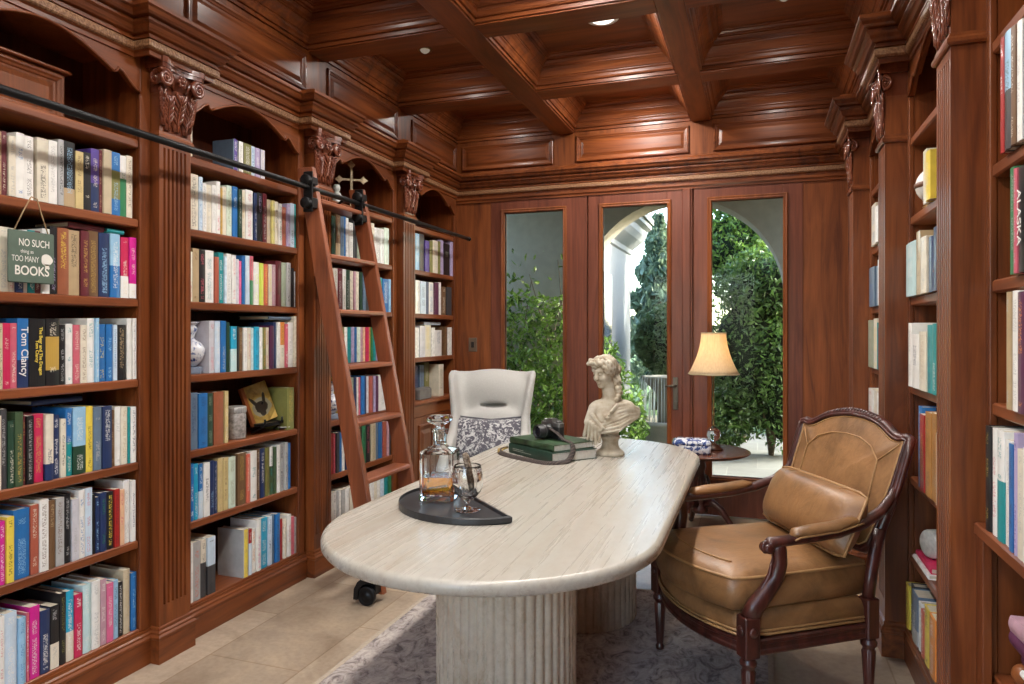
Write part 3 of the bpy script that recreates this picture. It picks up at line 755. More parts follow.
# ------------------------------------------------------------------ ladder rail and rolling ladder
RAILX, RAILZ = -2.25, 2.165
LR = thing('ladder_rail', 'long black metal rail running along the front of the bookcases', 'rail', (RAILX, 3.3, RAILZ))
wobj(MB().tube([(RAILX,.6,RAILZ),(RAILX,5.33,RAILZ)], .0145, 14), 'rail_tube', BLACK, LR)
for y in (1.285, 3.475):
    m = MB().tube([(LX+PROUDS['L'],y,RAILZ-.03),(RAILX-.03,y,RAILZ-.03),(RAILX,y,RAILZ-.012)], .008, 8); m.lathe([(.0,0),(.022,0),(.022,.006),(0,.006)], (0,0,0), 16); n0 = len(m.v)-4*16
    m.xf(Matrix.Translation((LX+PROUDS['L'], y, RAILZ-.03)) @ Matrix.Rotation(PI/2, 4, 'Y'), n0); wobj(m, 'rail_bracket', BLACK, LR)
wobj(MB().lathe([(0,0),(.019,0),(.019,.018),(.012,.024),(0,.026)], (0,0,0), 16).xf(Matrix.Translation((RAILX,5.325,RAILZ)) @ Matrix.Rotation(-PI/2, 4, 'X')), 'end_stop', BLACK, LR)

def ladx(z): return -1.82-.194*z
WLAD = wood('ladder_wood', 'z', [(.15,.042,.018,1), (.25,.072,.028,1), (.36,.11,.045,1)])
WRUNG = wood('ladder_tread_wood', 'y', [(.17,.05,.024,1), (.28,.09,.042,1), (.40,.14,.068,1)])
LD = thing('library_ladder', 'wooden rolling library ladder leaning on the black rail', 'ladder', (-1.95,3.46,0))
for y0, y1, z1 in ((3.200,3.236,2.29),(3.700,3.736,2.265)):
    zb = .035
    P = [(ladx(zb), zb), (ladx(z1), z1), (ladx(z1)-.098, z1), (ladx(zb)-.098, zb)]
    m = MB().prism(P, lambda x, z: (x, y0, z), lambda x, z: (x, y1, z)); wobj(m, 'side_rail', WLAD, LD, bevel=.005)
for i in range(7):
    z = .32+.30*i; x = ladx(z)
    wobj(MB().cbox(x-.104, x+.006, 3.232, 3.704, z-.026, z, .006), 'tread', WRUNG, LD)
for y, s in ((3.20,-1),(3.70,-1)):
    yo = y-.050
    # hanger: plate and two rollers on the rail
    hw_ = MB().cbox(RAILX-.028, RAILX+.030, min(yo,yo+s*.010), max(yo,yo+s*.010), RAILZ-.13, RAILZ+.085, .003)
    hw_.cbox(RAILX-.02, RAILX+.022, yo, y+.004, RAILZ-.105, RAILZ-.050, .003); hw_.cbox(RAILX-.02, RAILX+.022, yo, y+.004, RAILZ+.020, RAILZ+.060, .003)
    k = wobj(hw_, 'hanger_plate', BLACK, LD)
    for dz in (.036, -.085):
        m = MB().lathe([(0,-.014),(.026,-.014),(.030,-.010),(.021,-.004),(.021,.004),(.030,.010),(.026,.014),(0,.014)], (0,0,0), 22)
        m.xf(Matrix.Translation((RAILX+.002-LD.location.x, yo+s*.026-LD.location.y, RAILZ+dz)) @ Matrix.Rotation(PI/2, 4, 'X')); m.obj('roller', BLACK, k)
    # floor wheel in its guard
    yo = y-.050
    x = ladx(.07)-.05; yo2 = yo+s*.022
    m = MB(); arc = [(x-.068, .030), (x-.064,.085), (x-.045,.12), (x-.012,.148), (x+.030,.155), (x+.045,.145), (x+.045,.128), (x+.02,.125), (x-.015,.108), (x-.036,.082), (x-.046,.030)]
    m.prism(arc, lambda a, z: (a, yo2-.020, z), lambda a, z: (a, yo2+.020, z)); m.cbox(x-.040, x+.040, yo-.004, y+.004, .05, .14, .002)
    g = wobj(m, 'wheel_guard', BLACK, LD)
    m = MB().lathe([(0,-.012),(.014,-.014),(.016,-.010),(.038,-.008),(.046,-.012),(.050,-.008),(.050,.008),(.046,.012),(.038,.008),(.016,.010),(.014,.014),(0,.012)], (0,0,0), 28)
    m.xf(Matrix.Translation((x-LD.location.x, yo2-LD.location.y, .0505)) @ Matrix.Rotation(PI/2, 4, 'X')); m.obj('wheel', BLACK, g)

# ------------------------------------------------------------------ side table and lamp
ST = thing('side_table', 'round dark wood side table under the lamp by the window', 'table', (-.38,5.05,0))
WTOP = wood('side_table_wood', 'x', [(.05,.016,.009,1), (.10,.034,.018,1), (.16,.06,.034,1)], rough=.22)
MB().lathe([(0,.548),(.30,.548),(.315,.552),(.322,.556),(.330,.562),(.338,.566),(.338,.571),(.330,.575),(.31,.575),(0,.575)], n=56).obj('tabletop', WTOP, ST)
MB().lathe([(.05,.14),(.055,.16),(.04,.18),(.03,.21),(.045,.25),(.062,.30),(.058,.35),(.035,.39),(.030,.43),(.042,.46),(.034,.49),(.060,.53),(.09,.548)], n=28).obj('carved_column', MAHO, ST)
leaf = MB()
for k in range(8):
    a = 2*PI*k/8
    leaf.tube([((.05+.012*math.sin(t*PI))*math.cos(a), (.05+.012*math.sin(t*PI))*math.sin(a), .24+.16*t) for t in (0,.25,.5,.75,1)], [.004,.013,.015,.012,.004], 6)
leaf.obj('column_leaves', MAHO, ST)
for k in range(3):
    a = 2*PI*k/3-2.3; c_, s_ = math.cos(a), math.sin(a)
    MB().tube([(r*c_, r*s_, z) for r, z in ((.03,.20),(.09,.215),(.15,.17),(.20,.10),(.235,.045),(.265,.022),(.285,.026))], [.024,.026,.024,.020,.017,.02,.012], 10).obj('leg', MAHO, ST)
LP = thing('table_lamp', 'brass stick lamp with a glowing cream bell shade', 'lamp', (-.290,5.09,.5756))
DKB = plain('lamp_base_wood', (.05,.018,.010), .25)
MB().lathe([(0,0),(.066,0),(.068,.006),(.066,.014),(.054,.020),(.050,.032),(.030,.040),(.022,.048),(.012,.052),(0,.052)], n=32).obj('base', DKB, LP)
def clear_glass(name, rough=.0, tint=(1,1,1,1), ior=1.5):
    t = NT(name); t.bsdf(Base_Color=tint, Roughness=rough, Transmission_Weight=1.0, IOR=ior); return t.m
CRY = clear_glass('clear_crystal', tint=(.97,.98,.98,1))
m = MB().lathe([(.010,.052),(.026,.058),(.044,.078),(.050,.105),(.044,.132),(.026,.150),(.014,.158),(.010,.165)], n=28); m.obj('glass_globe', CRY, LP)
MB().lathe([(.0065,.165),(.012,.17),(.0065,.18),(.0055,.24),(.0095,.245),(.0055,.25),(.005,.50),(.009,.505),(.013,.52),(.015,.55),(.015,.58),(0,.58)], n=16).obj('stem', BRASS, LP)
def shade_mat():
    t = NT('lamp_shade_fabric'); o = t.objc(); n = t.noise(t.mapv(o, (120,120,8)), 1, 2)
    c = t.ramp(n, [(.3, (.62,.50,.33)), (.7, (.74,.62,.44))])
    d = t.n('ShaderNodeBsdfDiffuse'); t.l(c, d.inputs[0]); r = t.n('ShaderNodeBsdfTranslucent'); t.l(c, r.inputs[0])
    mx = t.n('ShaderNodeMixShader'); mx.inputs[0].default_value = .45; t.l(d.outputs[0], mx.inputs[1]); t.l(r.outputs[0], mx.inputs[2]); t.l(mx.outputs[0], t.out.inputs[0]); return t.m
rings = []; ns = 12*6
for i in range(13):
    q = i/12; r0 = .085+(.172-.085)*(q**1.9); z = .815-.285*q; ring = []
    for k in range(ns):
        a = 2*PI*k/ns; ph = (k % 12)/12.0
        sc_ = 1-.030*math.sin(PI*ph)*1.0; ring.append((r0*sc_*math.cos(a), r0*sc_*math.sin(a), z-.003*math.sin(PI*ph)*(q**3)))
    rings.append(ring)
sh = MB().loft(rings, False, False, smooth=True).obj('shade', shade_mat(), LP)
so_ = sh.modifiers.new('thick', 'SOLIDIFY'); so_.thickness = .002
BR = plain('shade_binding', (.50,.40,.25), .7)
MB().tube(rings[0], .003, 6, closed=True).obj('shade_binding', BR, sh); MB().tube(rings[-1], .004, 6, closed=True).obj('shade_binding', BR, sh)
MB().lathe([(0,.58),(.012,.585),(.026,.625),(.028,.645),(.018,.67),(0,.68)], n=16).obj('bulb', emit('bulb_glow', (1,.86,.66), 6.0), LP)
pl_ = bpy.data.lights.new('lamp_bulb_light', 'POINT'); pl_.energy = LAMP_W; pl_.color = (1,.86,.66); pl_.shadow_soft_size = .03
po_ = bpy.data.objects.new('lamp_bulb_light', pl_); COL.objects.link(po_); po_.location = (-.290,5.09,.5755+.71)
# blue and white porcelain box
def bluewhite(name, scale=26, th=(.56,.61,.65)):
    t = NT(name); o = t.objc(); n = t.noise(o, scale, 3, .6, 1.5); v = t.n('ShaderNodeTexVoronoi', feature='SMOOTH_F1'); t.l(o, v.inputs['Vector']); v.inputs['Scale'].default_value = scale*1.4
    a = t.math('ADD', n, t.math('MULTIPLY', v.outputs['Distance'], .3))
    t.bsdf(Base_Color=t.ramp(a, [(th[0], (.70,.72,.76)), (th[1], (.25,.31,.48)), (th[2], (.03,.06,.22))] if th[0] > .6 else [(th[0], (.03,.06,.22)), (th[1], (.16,.22,.42)), (th[2], (.70,.72,.76))]), Roughness=.12, Coat_Weight=.5); return t.m
BW = bluewhite('blue_white_porcelain')
PB = thing('porcelain_box', 'lidded blue and white porcelain box on the side table', 'box', (-.425,4.905,.5758), math.radians(8))
def rrect(w, d, r, z, n=6):
    out = []
    for cx, cy, a0 in ((w/2-r,d/2-r,0),(-w/2+r,d/2-r,90),(-w/2+r,-d/2+r,180),(w/2-r,-d/2+r,270)):
        for i in range(n+1):
            a = math.radians(a0+90*i/n); out.append((cx+r*math.cos(a), cy+r*math.sin(a), z))
    return out
MB().loft([rrect(.24,.14,.03,0), rrect(.25,.15,.03,.006), rrect(.252,.152,.03,.055), rrect(.246,.146,.03,.058)], True, True, smooth=True).obj('body', BW, PB)
MB().loft([rrect(.246,.146,.03,.0585), rrect(.256,.156,.032,.061), rrect(.256,.156,.032,.072), rrect(.235,.135,.03,.090), rrect(.18,.09,.03,.099), rrect(.05,.03,.01,.101)], True, True, smooth=True).obj('lid', BW, PB)
# ------------------------------------------------------------------ carved capitals
def capital_parts(PROUD):
    """in column-local coordinates: a across the face, o out of the wall, z up"""
    P = PROUD; out = {}
    m = MB()                                                        # bell and abacus
    def ring(w, o, z, cut=.012): return [(-w,-.02,z),(-w,o-cut,z),(-w+cut,o,z),(w-cut,o,z),(w,o-cut,z),(w,-.02,z)]
    m.loft([ring(.080,P+.002,2.25), ring(.080,P+.004,2.30), ring(.083,P+.010,2.40), ring(.090,P+.020,2.46), ring(.094,P+.024,2.512)], True, True)
    ab = [(-.118,-.015),(-.118,P+.055),(-.100,P+.062)] + [(-.100+.2*i/10, P+.062-.026*math.sin(PI*i/10)) for i in range(1,10)] + [(.100,P+.062),(.118,P+.055),(.118,-.015)]
    for z0, z1, g in ((2.508,2.524,-.006),(2.524,2.548,0)):
        m.prism([(a*(1+g*5), o+g if o > 0 else o) for a, o in ab], lambda a, o: (a, o, z0), lambda a, o: (a, o, z1))
    out['capital'] = m
    vol = []
    for sx in (1, -1):
        v = MB(); c = (sx*.090, 2.468)
        pts = []
        for i in range(40):
            t = i*.36; r = .036*(1-t/16.5); pts.append((c[0]-sx*r*math.cos(t+.6)*-1*1, P+.040+.004*(i/40), c[1]+r*math.sin(t+.6)))
        v.tube(pts, [.0115*(1-i/70) for i in range(40)], 8)
        v.ball((c[0], P+.046, c[1]), (.010,.010,.010), 10, 8)
        v.tube([(sx*.03,P+.022,2.43),(sx*.05,P+.030,2.47),(sx*.072,P+.036,2.498),(sx*.10,P+.040,2.505)], [.005,.009,.011,.010], 8)
        # the same scroll seen on the side of the capital
        pts = [(sx*(.104+.003*i/40), P+.005+.030*(1-i*.36/16.5)*math.cos(i*.36+.6), 2.468+.032*(1-i*.36/16.5)*math.sin(i*.36+.6)) for i in range(40)]
        v.tube(pts, [.010*(1-i/70) for i in range(40)], 8); v.ball((sx*.108, P+.005, 2.468), .009, 10, 8)
        vol.append(v)
    out['volute'] = vol
    leaves = []
    def leaf(a0, spread, z0, z1, curl, wid):
        L = MB(); n = 9
        mid = [(a0+spread*(t**1.6), P+.006+curl*(t**2.2)-(.012 if t > .93 else 0), z0+(z1-z0)*(t if t < .93 else .93-(t-.93)*.6)) for t in [i/(n-1) for i in range(n)]]
        L.tube(mid, [(.008, wid*(.35+.65*math.sin(PI*min(.97,.15+t*.8)))) for t in [i/(n-1) for i in range(n)]], 10, up=(0,1,0))
        L.tube([(x, y+.010, z) for x, y, z in mid[:-1]], [.004,.005,.005,.005,.004,.004,.003,.002], 6)
        for s in (1,-1):
            for q in (2,3,4,5,6):
                x, y, z = mid[q]; ww = wid*(.35+.65*math.sin(PI*min(.97,.15+q/(n-1)*.8)))
                L.tube([(x+s*ww*.15, y+.006, z-.012), (x+s*ww*.6, y+.009, z+.006), (x+s*ww*1.12, y+.006, z+.026), (x+s*ww*1.22, y+.014, z+.032)], [.004,.008,.008,.003], 6)
        leaves.append(L)
    leaf(0, 0, 2.262, 2.435, .040, .028); leaf(-.048, -.020, 2.258, 2.415, .030, .022); leaf(.048, .020, 2.258, 2.415, .030, .022)
    leaf(-.072, -.022, 2.275, 2.44, .012, .014); leaf(.072, .022, 2.275, 2.44, .012, .014)
    out['acanthus_leaf'] = leaves
    r = MB()
    for k in range(6):
        a = 2*PI*k/6; r.ball((.017*math.cos(a), P+.040, 2.475+.017*math.sin(a)), (.011,.009,.011), 8, 6)
    r.ball((0, P+.046, 2.475), .010, 8, 6)
    out['rosette'] = r
    return out
def put_capital(side, y0, y1, T):
    yc = (y0+y1)/2; L = T.location
    Pq = PROUDS[side]; kq = 1.0 if side == 'L' else .55
    f = (lambda a, o, z: (SX(side, Pq+(o-Pq)*(kq if o > Pq else 1))-L.x, yc+a-L.y, z-L.z))
    P = capital_parts(PROUDS[side])
    def fit(m): m.v = [f(*p) for p in m.v]; return m
    cap = fit(P['capital']).obj('capital', WCARVE, T)
    for v in P['volute']: fit(v).obj('volute', WCARVE, cap)
    for v in P['acanthus_leaf']: fit(v).obj('acanthus_leaf', WCARVE, cap)
    fit(P['rosette']).obj('rosette', WCARVE, cap)
for side, a, b, T in COLS: put_capital(side, a, b, T)

# ------------------------------------------------------------------ things on the stone table
STONE = plain('black_slate', (.022,.023,.026), .38, var=.3, scale=30)
TRC = (-.98, 2.41); TRA = math.radians(-45)
tray = thing('serving_tray', 'black half-round tray carrying decanter and glass', 'tray', (TRC[0], TRC[1], TZ), TRA)
def halfdisc(r, ins, z, n=40):   # flat edge on local +y side
    out = [(-r+ins, -ins if ins else 0.0, z)] if False else []
    rr = r-ins
    for i in range(n+1):
        a = PI+PI*i/n; out.append((rr*math.cos(a), rr*math.sin(a)*.98-ins*.9, z))
    return out
m = MB().loft([halfdisc(.296,.006,0), halfdisc(.296,0,.005), halfdisc(.296,0,.021), halfdisc(.296,.004,.024), halfdisc(.296,.012,.024), halfdisc(.296,.016,.015)], True, True)
m.obj('tray_body', STONE, tray)

DC = (-1.128, 2.395); DZ = TZ+.0155
dec = thing('decanter', 'square crystal decanter a quarter full of amber spirit', 'decanter', (*DC, DZ), math.radians(12))
def sq(w, z, c=.008):
    w /= 2; return [(w-c,-w,z),(w,-w+c,z),(w,w-c,z),(w-c,w,z),(-w+c,w,z),(-w,w-c,z),(-w,-w+c,z),(-w+c,-w,z)]
def circ8(r, z): return [(r*math.cos(math.radians(a)), r*math.sin(math.radians(a)), z) for a in (-67.5,-22.5,22.5,67.5,112.5,157.5,202.5,247.5)]
body = [sq(.120,0), sq(.128,.004), sq(.128,.172), sq(.122,.182), sq(.070,.192,.018), circ8(.027,.200), circ8(.0255,.205), circ8(.0255,.245), circ8(.031,.249), circ8(.031,.258), circ8(.026,.260),
        circ8(.018,.260), circ8(.0185,.205), circ8(.020,.199), sq(.060,.183,.016), sq(.108,.170), sq(.110,.030), sq(.102,.022)]
MB().loft(body, True, True).obj('glass_body', CRY, dec)
AMB = NT('amber_spirit'); AMB.bsdf(Base_Color=(.85,.38,.04,1), Roughness=0, Transmission_Weight=1, IOR=1.36); 
MB().loft([sq(.1025,.0215), sq(.1105,.0295), sq(.1105,.086)], True, True).obj('spirit', AMB.m, dec)
st = [circ8(.015,.215), circ8(.0165,.258), circ8(.018,.2605), circ8(.016,.272), sq(.045,.276,.006), sq(.084,.290,.010), sq(.086,.300,.010), sq(.070,.309,.008), sq(.040,.311,.004)]
MB().loft(st, True, True).obj('stopper', CRY, dec)

SN = (-.957, 2.258)
GS = 1.0
sn = thing('brandy_glass', 'cut crystal brandy glass on the black tray', 'glass', (*SN, DZ))
outer = [(.0,0),(.042,0),(.045,.002),(.044,.004),(.020,.008),(.008,.013),(.006,.020),(.007,.030),(.015,.036),(.032,.046),(.047,.064),(.0565,.088),(.058,.106),(.0555,.126),(.049,.148),(.046,.158)]
inner = [(.0445,.158),(.0475,.148),(.0535,.126),(.0557,.106),(.054,.088),(.044,.065),(.029,.050),(.013,.042),(0,.040)]
m = MB(); n = 72; rings = []
for r, z in outer:
    cut = .0026 if .044 < z < .130 else 0
    rings.append([((r-cut*(abs(math.sin(12*(2*PI*k/n)+z*55))+abs(math.sin(12*(2*PI*k/n)-z*55))))*math.cos(2*PI*k/n), (r-cut*(abs(math.sin(12*(2*PI*k/n)+z*55))+abs(math.sin(12*(2*PI*k/n)-z*55))))*math.sin(2*PI*k/n), z) for k in range(n)])
m.loft(rings, True, False, smooth=True)
m.loft([rings[-1]]+[[(r*math.cos(2*PI*k/n), r*math.sin(2*PI*k/n), z) for k in range(n)] for r, z in inner if r > 0]+[[(1e-4*math.cos(2*PI*k/n), 1e-4*math.sin(2*PI*k/n), .040) for k in range(n)]], False, True, smooth=True)
m.obj('glass_bowl', CRY, sn)
def cigar_mat():
    t = NT('mottled_tobacco'); o = t.objc(); n = t.noise(o, 130, 3, .6)
    t.bsdf(Base_Color=t.ramp(n, [(.35, (.05,.03,.02)), (.5, (.16,.11,.07)), (.66, (.40,.34,.27))]), Roughness=.6); return t.m
cg = MB().tube([(.016,.005,.058),(.011,.003,.10),(.003,0,.15),(-.006,-.003,.190),(-.008,-.004,.200)], [.009,.0115,.0125,.0118,.008], 14).obj('cigar', cigar_mat(), None, loc=(*SN, DZ))
tag(cg, 'mottled brown cigar standing in the cut crystal glass', 'cigar')

# two green books, camera and strap
BKA = math.radians(-38); GREEN = plain('green_cloth', (.014,.042,.028), .5, var=.3, scale=40); GREEN2 = plain('pale_green_jacket', (.030,.060,.028), .4, var=.8, scale=14); PGW = plain('white_pages', (.62,.60,.55), .8, scale=80)
def flat_book(name_label, loc, rz, L, D, H, mat_c, group=None, pages=PGW):
    """lying book: spine along local x on the -y side"""
    c = MB(); t = .003; r = .005; n = 7
    arc = [(-r*math.sin(PI*i/(n-1)), H*i/(n-1)) for i in range(n)]
    out = [(D,0)] + [(y+r, z) for y, z in arc] + [(D,H),(D,H-t),(r+t,H-t),(r+t,t),(D,t)]
    c.prism(out, lambda y, z: (-L/2, y-D/2, z), lambda y, z: (L/2, y-D/2, z))
    o = c.obj('book', mat_c, None, loc=loc, rot=(0,0,rz))
    MB().box(-L/2+.005, L/2-.005, -D/2+r+t, D/2-.006, t+.0002, H-t-.0002).obj('page_block', pages, o)
    return tag(o, name_label, 'book', group)
BKC = (-1.005, 3.485)
b1 = flat_book('thick dark green coffee-table book, lower of the two under the camera', (*BKC, TZ+.0005), BKA, .385, .285, .050, GREEN, 'green books under the camera')
b2 = flat_book('green picture-jacket book, upper one directly under the camera', (BKC[0]-.005, BKC[1]+.015, TZ+.0512), BKA+.05, .365, .275, .033, GREEN2, 'green books under the camera')
MB().box(-.15,.02,-.1433,-.1428,.018,.021).box(-.15,-.05,-.1433,-.1428,.026,.029).obj('spine_lettering', plain('silver_foil', (.35,.38,.33), .4), b1)
CZ = TZ+.0512+.0335
KB = plain('camera_black', (.015,.015,.016), .4, bump=.2, scale=200); KS = plain('camera_silver', (.22,.22,.215), .32, .8)
cam_t = thing('camera', 'vintage black and silver film camera on the green books', 'camera', (-1.010, 3.520, CZ+.001), math.radians(-33))
k = MB().loft([rrect(.150,.042,.015,0), rrect(.150,.042,.015,.062)], True, True); k.obj('body', KB, cam_t)
k = MB().loft([rrect(.150,.042,.015,.062), rrect(.150,.042,.015,.080), rrect(.144,.037,.013,.083)], True, True)
k.loft([[( -.028,-.024,.080),(.028,-.024,.080),(.028,.021,.080),(-.028,.021,.080)], [(-.017,-.020,.102),(.017,-.020,.102),(.017,.018,.102),(-.017,.018,.102)]], True, True)
k.obj('top_plate', KS, cam_t)
for x, r, h_ in ((-.052,.012,.014),(.048,.013,.010),(.065,.006,.010)):
    MB().lathe([(0,0),(r,0),(r,h_*.8),(r*.85,h_),(0,h_)], (x,0,.083), 20).obj('dial', KS, cam_t)
Mx = Matrix.Translation((0,-.021,.040)) @ Matrix.Rotation(PI/2, 4, 'X')
k = MB().lathe([(.0,0),(.036,0),(.036,.010),(.033,.012),(.033,.045),(.037,.048),(.037,.060),(.034,.062),(.034,.085),(.031,.088),(.029,.088),(.027,.076),(0,.074)], n=36).xf(Mx)
lens = k.obj('lens_barrel', KB, cam_t)
MB().lathe([(.0372,.046),(.0378,.048),(.0372,.050)], n=36).xf(Mx).obj('lens_ring', KS, lens)
MB().ball((0,0,.0), (.0265,.0265,.006), 20, 10).xf(Mx @ Matrix.Translation((0,0,.0755))).obj('front_glass', plain('coated_lens', (.01,.012,.02), .04), lens)
# woven strap
def strap_mat():
    t = NT('woven_strap'); o = t.objc(); n = t.noise(t.mapv(o, (160,160,160)), 1, 2, .6); w = t.n('ShaderNodeTexWave'); t.l(o, w.inputs['Vector']); w.inputs['Scale'].default_value = 34; w.inputs['Distortion'].default_value = 3
    t.bsdf(Base_Color=t.mix(.6, t.ramp(n, [(.40, (.008,.005,.005)), (.55, (.035,.022,.018)), (.70, (.13,.10,.08))]), t.ramp(w.outputs['Fac'], [(.3, (.012,.007,.008)), (.85, (.12,.09,.075))])), Roughness=.85); return t.m
sm = strap_mat()
strap_path = [(-1.01,3.475,CZ+.055),(-.965,3.45,CZ+.035),(-.925,3.425,CZ+.010),(-.895,3.405,CZ+.004),(-.872,3.385,CZ-.004),(-.860,3.365,CZ-.030),(-.862,3.335,TZ+.030),(-.872,3.295,TZ+.010),(-.90,3.255,TZ+.007),(-.95,3.228,TZ+.006),(-1.01,3.245,TZ+.006),(-1.08,3.285,TZ+.007),(-1.15,3.325,TZ+.006),(-1.22,3.375,TZ+.008),(-1.27,3.43,TZ+.010),(-1.283,3.475,TZ+.018),(-1.262,3.515,TZ+.022)]
MBs = MB()
sp_ = [Vector(p)-cam_t.location for p in strap_path]
Ri = Matrix.Rotation(math.radians(33), 4, 'Z'); sp_ = [Ri @ p for p in sp_]
fine = []
for i in range(len(sp_)-1):
    p0, p1, p2, p3 = sp_[max(0,i-1)], sp_[i], sp_[i+1], sp_[min(len(sp_)-1,i+2)]
    for t in (0,.25,.5,.75):
        fine.append(.5*((2*p1)+(p2-p0)*t+(2*p0-5*p1+4*p2-p3)*t*t+(3*p1-p0-3*p2+p3)*t**3))
fine.append(sp_[-1])
MBs.tube(fine, [(.0045,.014)]*len(fine), 10, up=(0,0,1)); MBs.obj('strap', sm, cam_t)
LEA = plain('strap_leather', (.30,.20,.05), .5)
MB().tube([sp_[-3], sp_[-2], sp_[-1]], [(.006,.014),(.007,.016),(.006,.012)], 10, up=(0,0,1)).obj('strap_end', LEA, cam_t)

# ------------------------------------------------------------------ marble bust
def bust_mat():
    t = NT('mottled_plaster'); o = t.objc(); n = t.noise(o, 14, 5, .65); f = t.noise(o, 90, 4, .6); g = t.n('ShaderNodeNewGeometry')
    c = t.ramp(n, [(.3, (.28,.22,.145)), (.5, (.48,.42,.325)), (.7, (.58,.535,.45))])
    c = t.mix(.6, c, t.ramp(g.outputs['Pointiness'], [(.465, (.40,.29,.17)), (.515, (1,1,1))]), 'MULTIPLY')  # browner in the creases, by mesh pointiness
    t.bsdf(Base_Color=c, Roughness=.7, Normal=t.bump(f, .15, .002)); return t.m
BM_ = bust_mat()
BU = thing('bust_statue', 'pale stone bust of a woman with flower-trimmed curls, on the table', 'statue', (-.722,3.60,TZ), .3374)
HC = np.array((-.030,0,.432)); fv = np.array((-.76,-.58,-.28)); fv /= np.linalg.norm(fv)
rv = np.cross(fv, (0,0,1)); rv /= np.linalg.norm(rv); rv = -rv*-1; uv = np.cross(rv, fv)
HM = np.stack([rv, fv, uv], 1)
def hp(r, f, u): return HC + rv*r + fv*f + uv*u
def bust_sdf(P):
    x, y, z = P[...,0], P[...,1], P[...,2]
    d = sd_ell(P, (0,.005,.215), (.098,.062,.075))                                   # chest
    d = smin(d, sd_ell(P, (-.062,.0,.235), (.050,.048,.046)), .03)
    d = smin(d, sd_ell(P, (.078,.012,.238), (.055,.046,.046)), .03)
    for bx in (-.045,.010): d = smin(d, sd_ell(P, (bx,-.050,.195), (.034,.030,.032)), .02)
    d = smin(d, sd_cap(P, (0,.0,.155), (.0,.0,.10), .055, .040), .03)
    d = smin(d, sd_cap(P, (.004,.004,.265), (-.012,.004,.36), .039, .034), .025)        # neck
    for i in range(8):                                                                  # drapery folds sweeping to the shoulder
        a = (-.078+.010*i, -.070-.002*i, .120+.016*i); m_ = (.030,-.090+.007*i,.140+.0175*i); b = (.092,-.048+.005*i,.172+.0135*i); e_ = (.150,.004,.196+.0065*i)
        w_ = .0095 if i % 2 else .0075
        f1 = np.minimum(np.minimum(sd_cap(P, a, m_, w_*.8, w_), sd_cap(P, m_, b, w_, w_*.9)), sd_cap(P, b, e_, w_*.9, w_*.55)); d = smin(d, f1, .0045)
    d = smin(d, sd_cap(P, (.06,.02,.245), (.140,.012,.222), .026, .012), .02)
    d = smin(d, sd_cap(P, (.05,.030,.19), (.115,.02,.195), .030, .014), .02)
    for q in ((-.088,-.02,.245,-.118,-.035,.175,.027,.022),(-.118,-.040,.18,-.138,-.035,.105,.014,.010),(-.108,-.055,.175,-.122,-.055,.088,.012,.008),(-.098,-.066,.165,-.104,-.066,.068,.012,.008),(-.086,-.072,.155,-.084,-.070,.064,.011,.008),(-.074,-.074,.15,-.064,-.070,.078,.011,.008),(-.100,-.05,.215,-.05,-.082,.150,.010,.010),(-.105,-.045,.200,-.06,-.080,.138,.009,.009)):
        d = smin(d, sd_cap(P, q[0:3], q[3:6], q[6], q[7]), .005)
    # head
    h = sd_ell(P, hp(0,0,.004), (.049,.058,.064), HM)
    h = smin(h, sd_ell(P, hp(0,.022,-.040), (.034,.036,.038), HM), .022)
    h = smin(h, sd_ell(P, hp(0,.047,-.062), (.014,.013,.012), HM), .014)               # chin
    h = smin(h, sd_cap(P, hp(0,.056,.010), hp(0,.069,-.016), .0065, .0095), .008)      # nose
    h = smin(h, sd_cap(P, hp(-.028,.050,.020), hp(.028,.050,.020), .007, .007), .012)  # brow
    for s in (1,-1):
        h = smin(h, sd_ell(P, hp(s*.026,.040,-.022), (.016,.016,.014), HM), .012)
        e = sd_ell(P, hp(s*.020,.058,.004), (.012,.010,.007), HM); h = -smin(-h, e, .006)
        h = smin(h, sd_ell(P, hp(s*.020,.0515,.004), (.0095,.007,.0055), HM), .002)
    h = smin(h, sd_ell(P, hp(0,.060,-.034), (.013,.0065,.0035), HM), .003); h = smin(h, sd_ell(P, hp(0,.0585,-.042), (.011,.0075,.0042), HM), .003)
    d = smin(d, h, .012)
    # hair
    hair = sd_ell(P, hp(0,-.018,.026), (.060,.060,.060), HM)
    for s in (1,-1): hair = smin(hair, sd_ell(P, hp(s*.046,.004,.020), (.017,.034,.036), HM), .015)
    hair = smin(hair, sd_ell(P, hp(0,.036,.058), (.044,.022,.017), HM), .014)
    bun = sd_ell(P, hp(.0,-.074,-.010), (.036,.036,.040), HM); hair = smin(hair, bun, .02)
    hair = smin(hair, sd_ell(P, (.030,.012,.385), (.030,.030,.034)), .02)
    w = np.sin(x*165+z*70)*np.sin(z*150-y*90)*np.sin(y*140+x*50)
    hair = hair + .0045*w
    rr = np.random.RandomState(4)
    for i in range(26):
        a = rr.uniform(-1.2,1.2); b = rr.uniform(.1,1.25)
        c = hp(.056*math.sin(a)*math.cos(b), .02+.052*math.cos(a)*math.cos(b)-.02, .030+.054*math.sin(b))
        hair = smin(hair, sd_ell(P, c, (.010,.010,.010)), .005)
    for c in ((.040,.01,.368),(.048,.0,.350),(.036,-.012,.348),(.044,-.014,.330),(.052,.0,.322),(.040,-.02,.308),(.034,-.004,.326),(.030,-.028,.290),(.044,-.012,.292)):   # falling curls
        hair = smin(hair, sd_ell(P, c, (.015,.015,.013)), .006)
    for i in range(6):                                                                 # flower
        a = 2*PI*i/6; hair = smin(hair, sd_ell(P, hp(.030+.014*math.cos(a), .044, .062+.014*math.sin(a)), (.009,.009,.009)), .003)
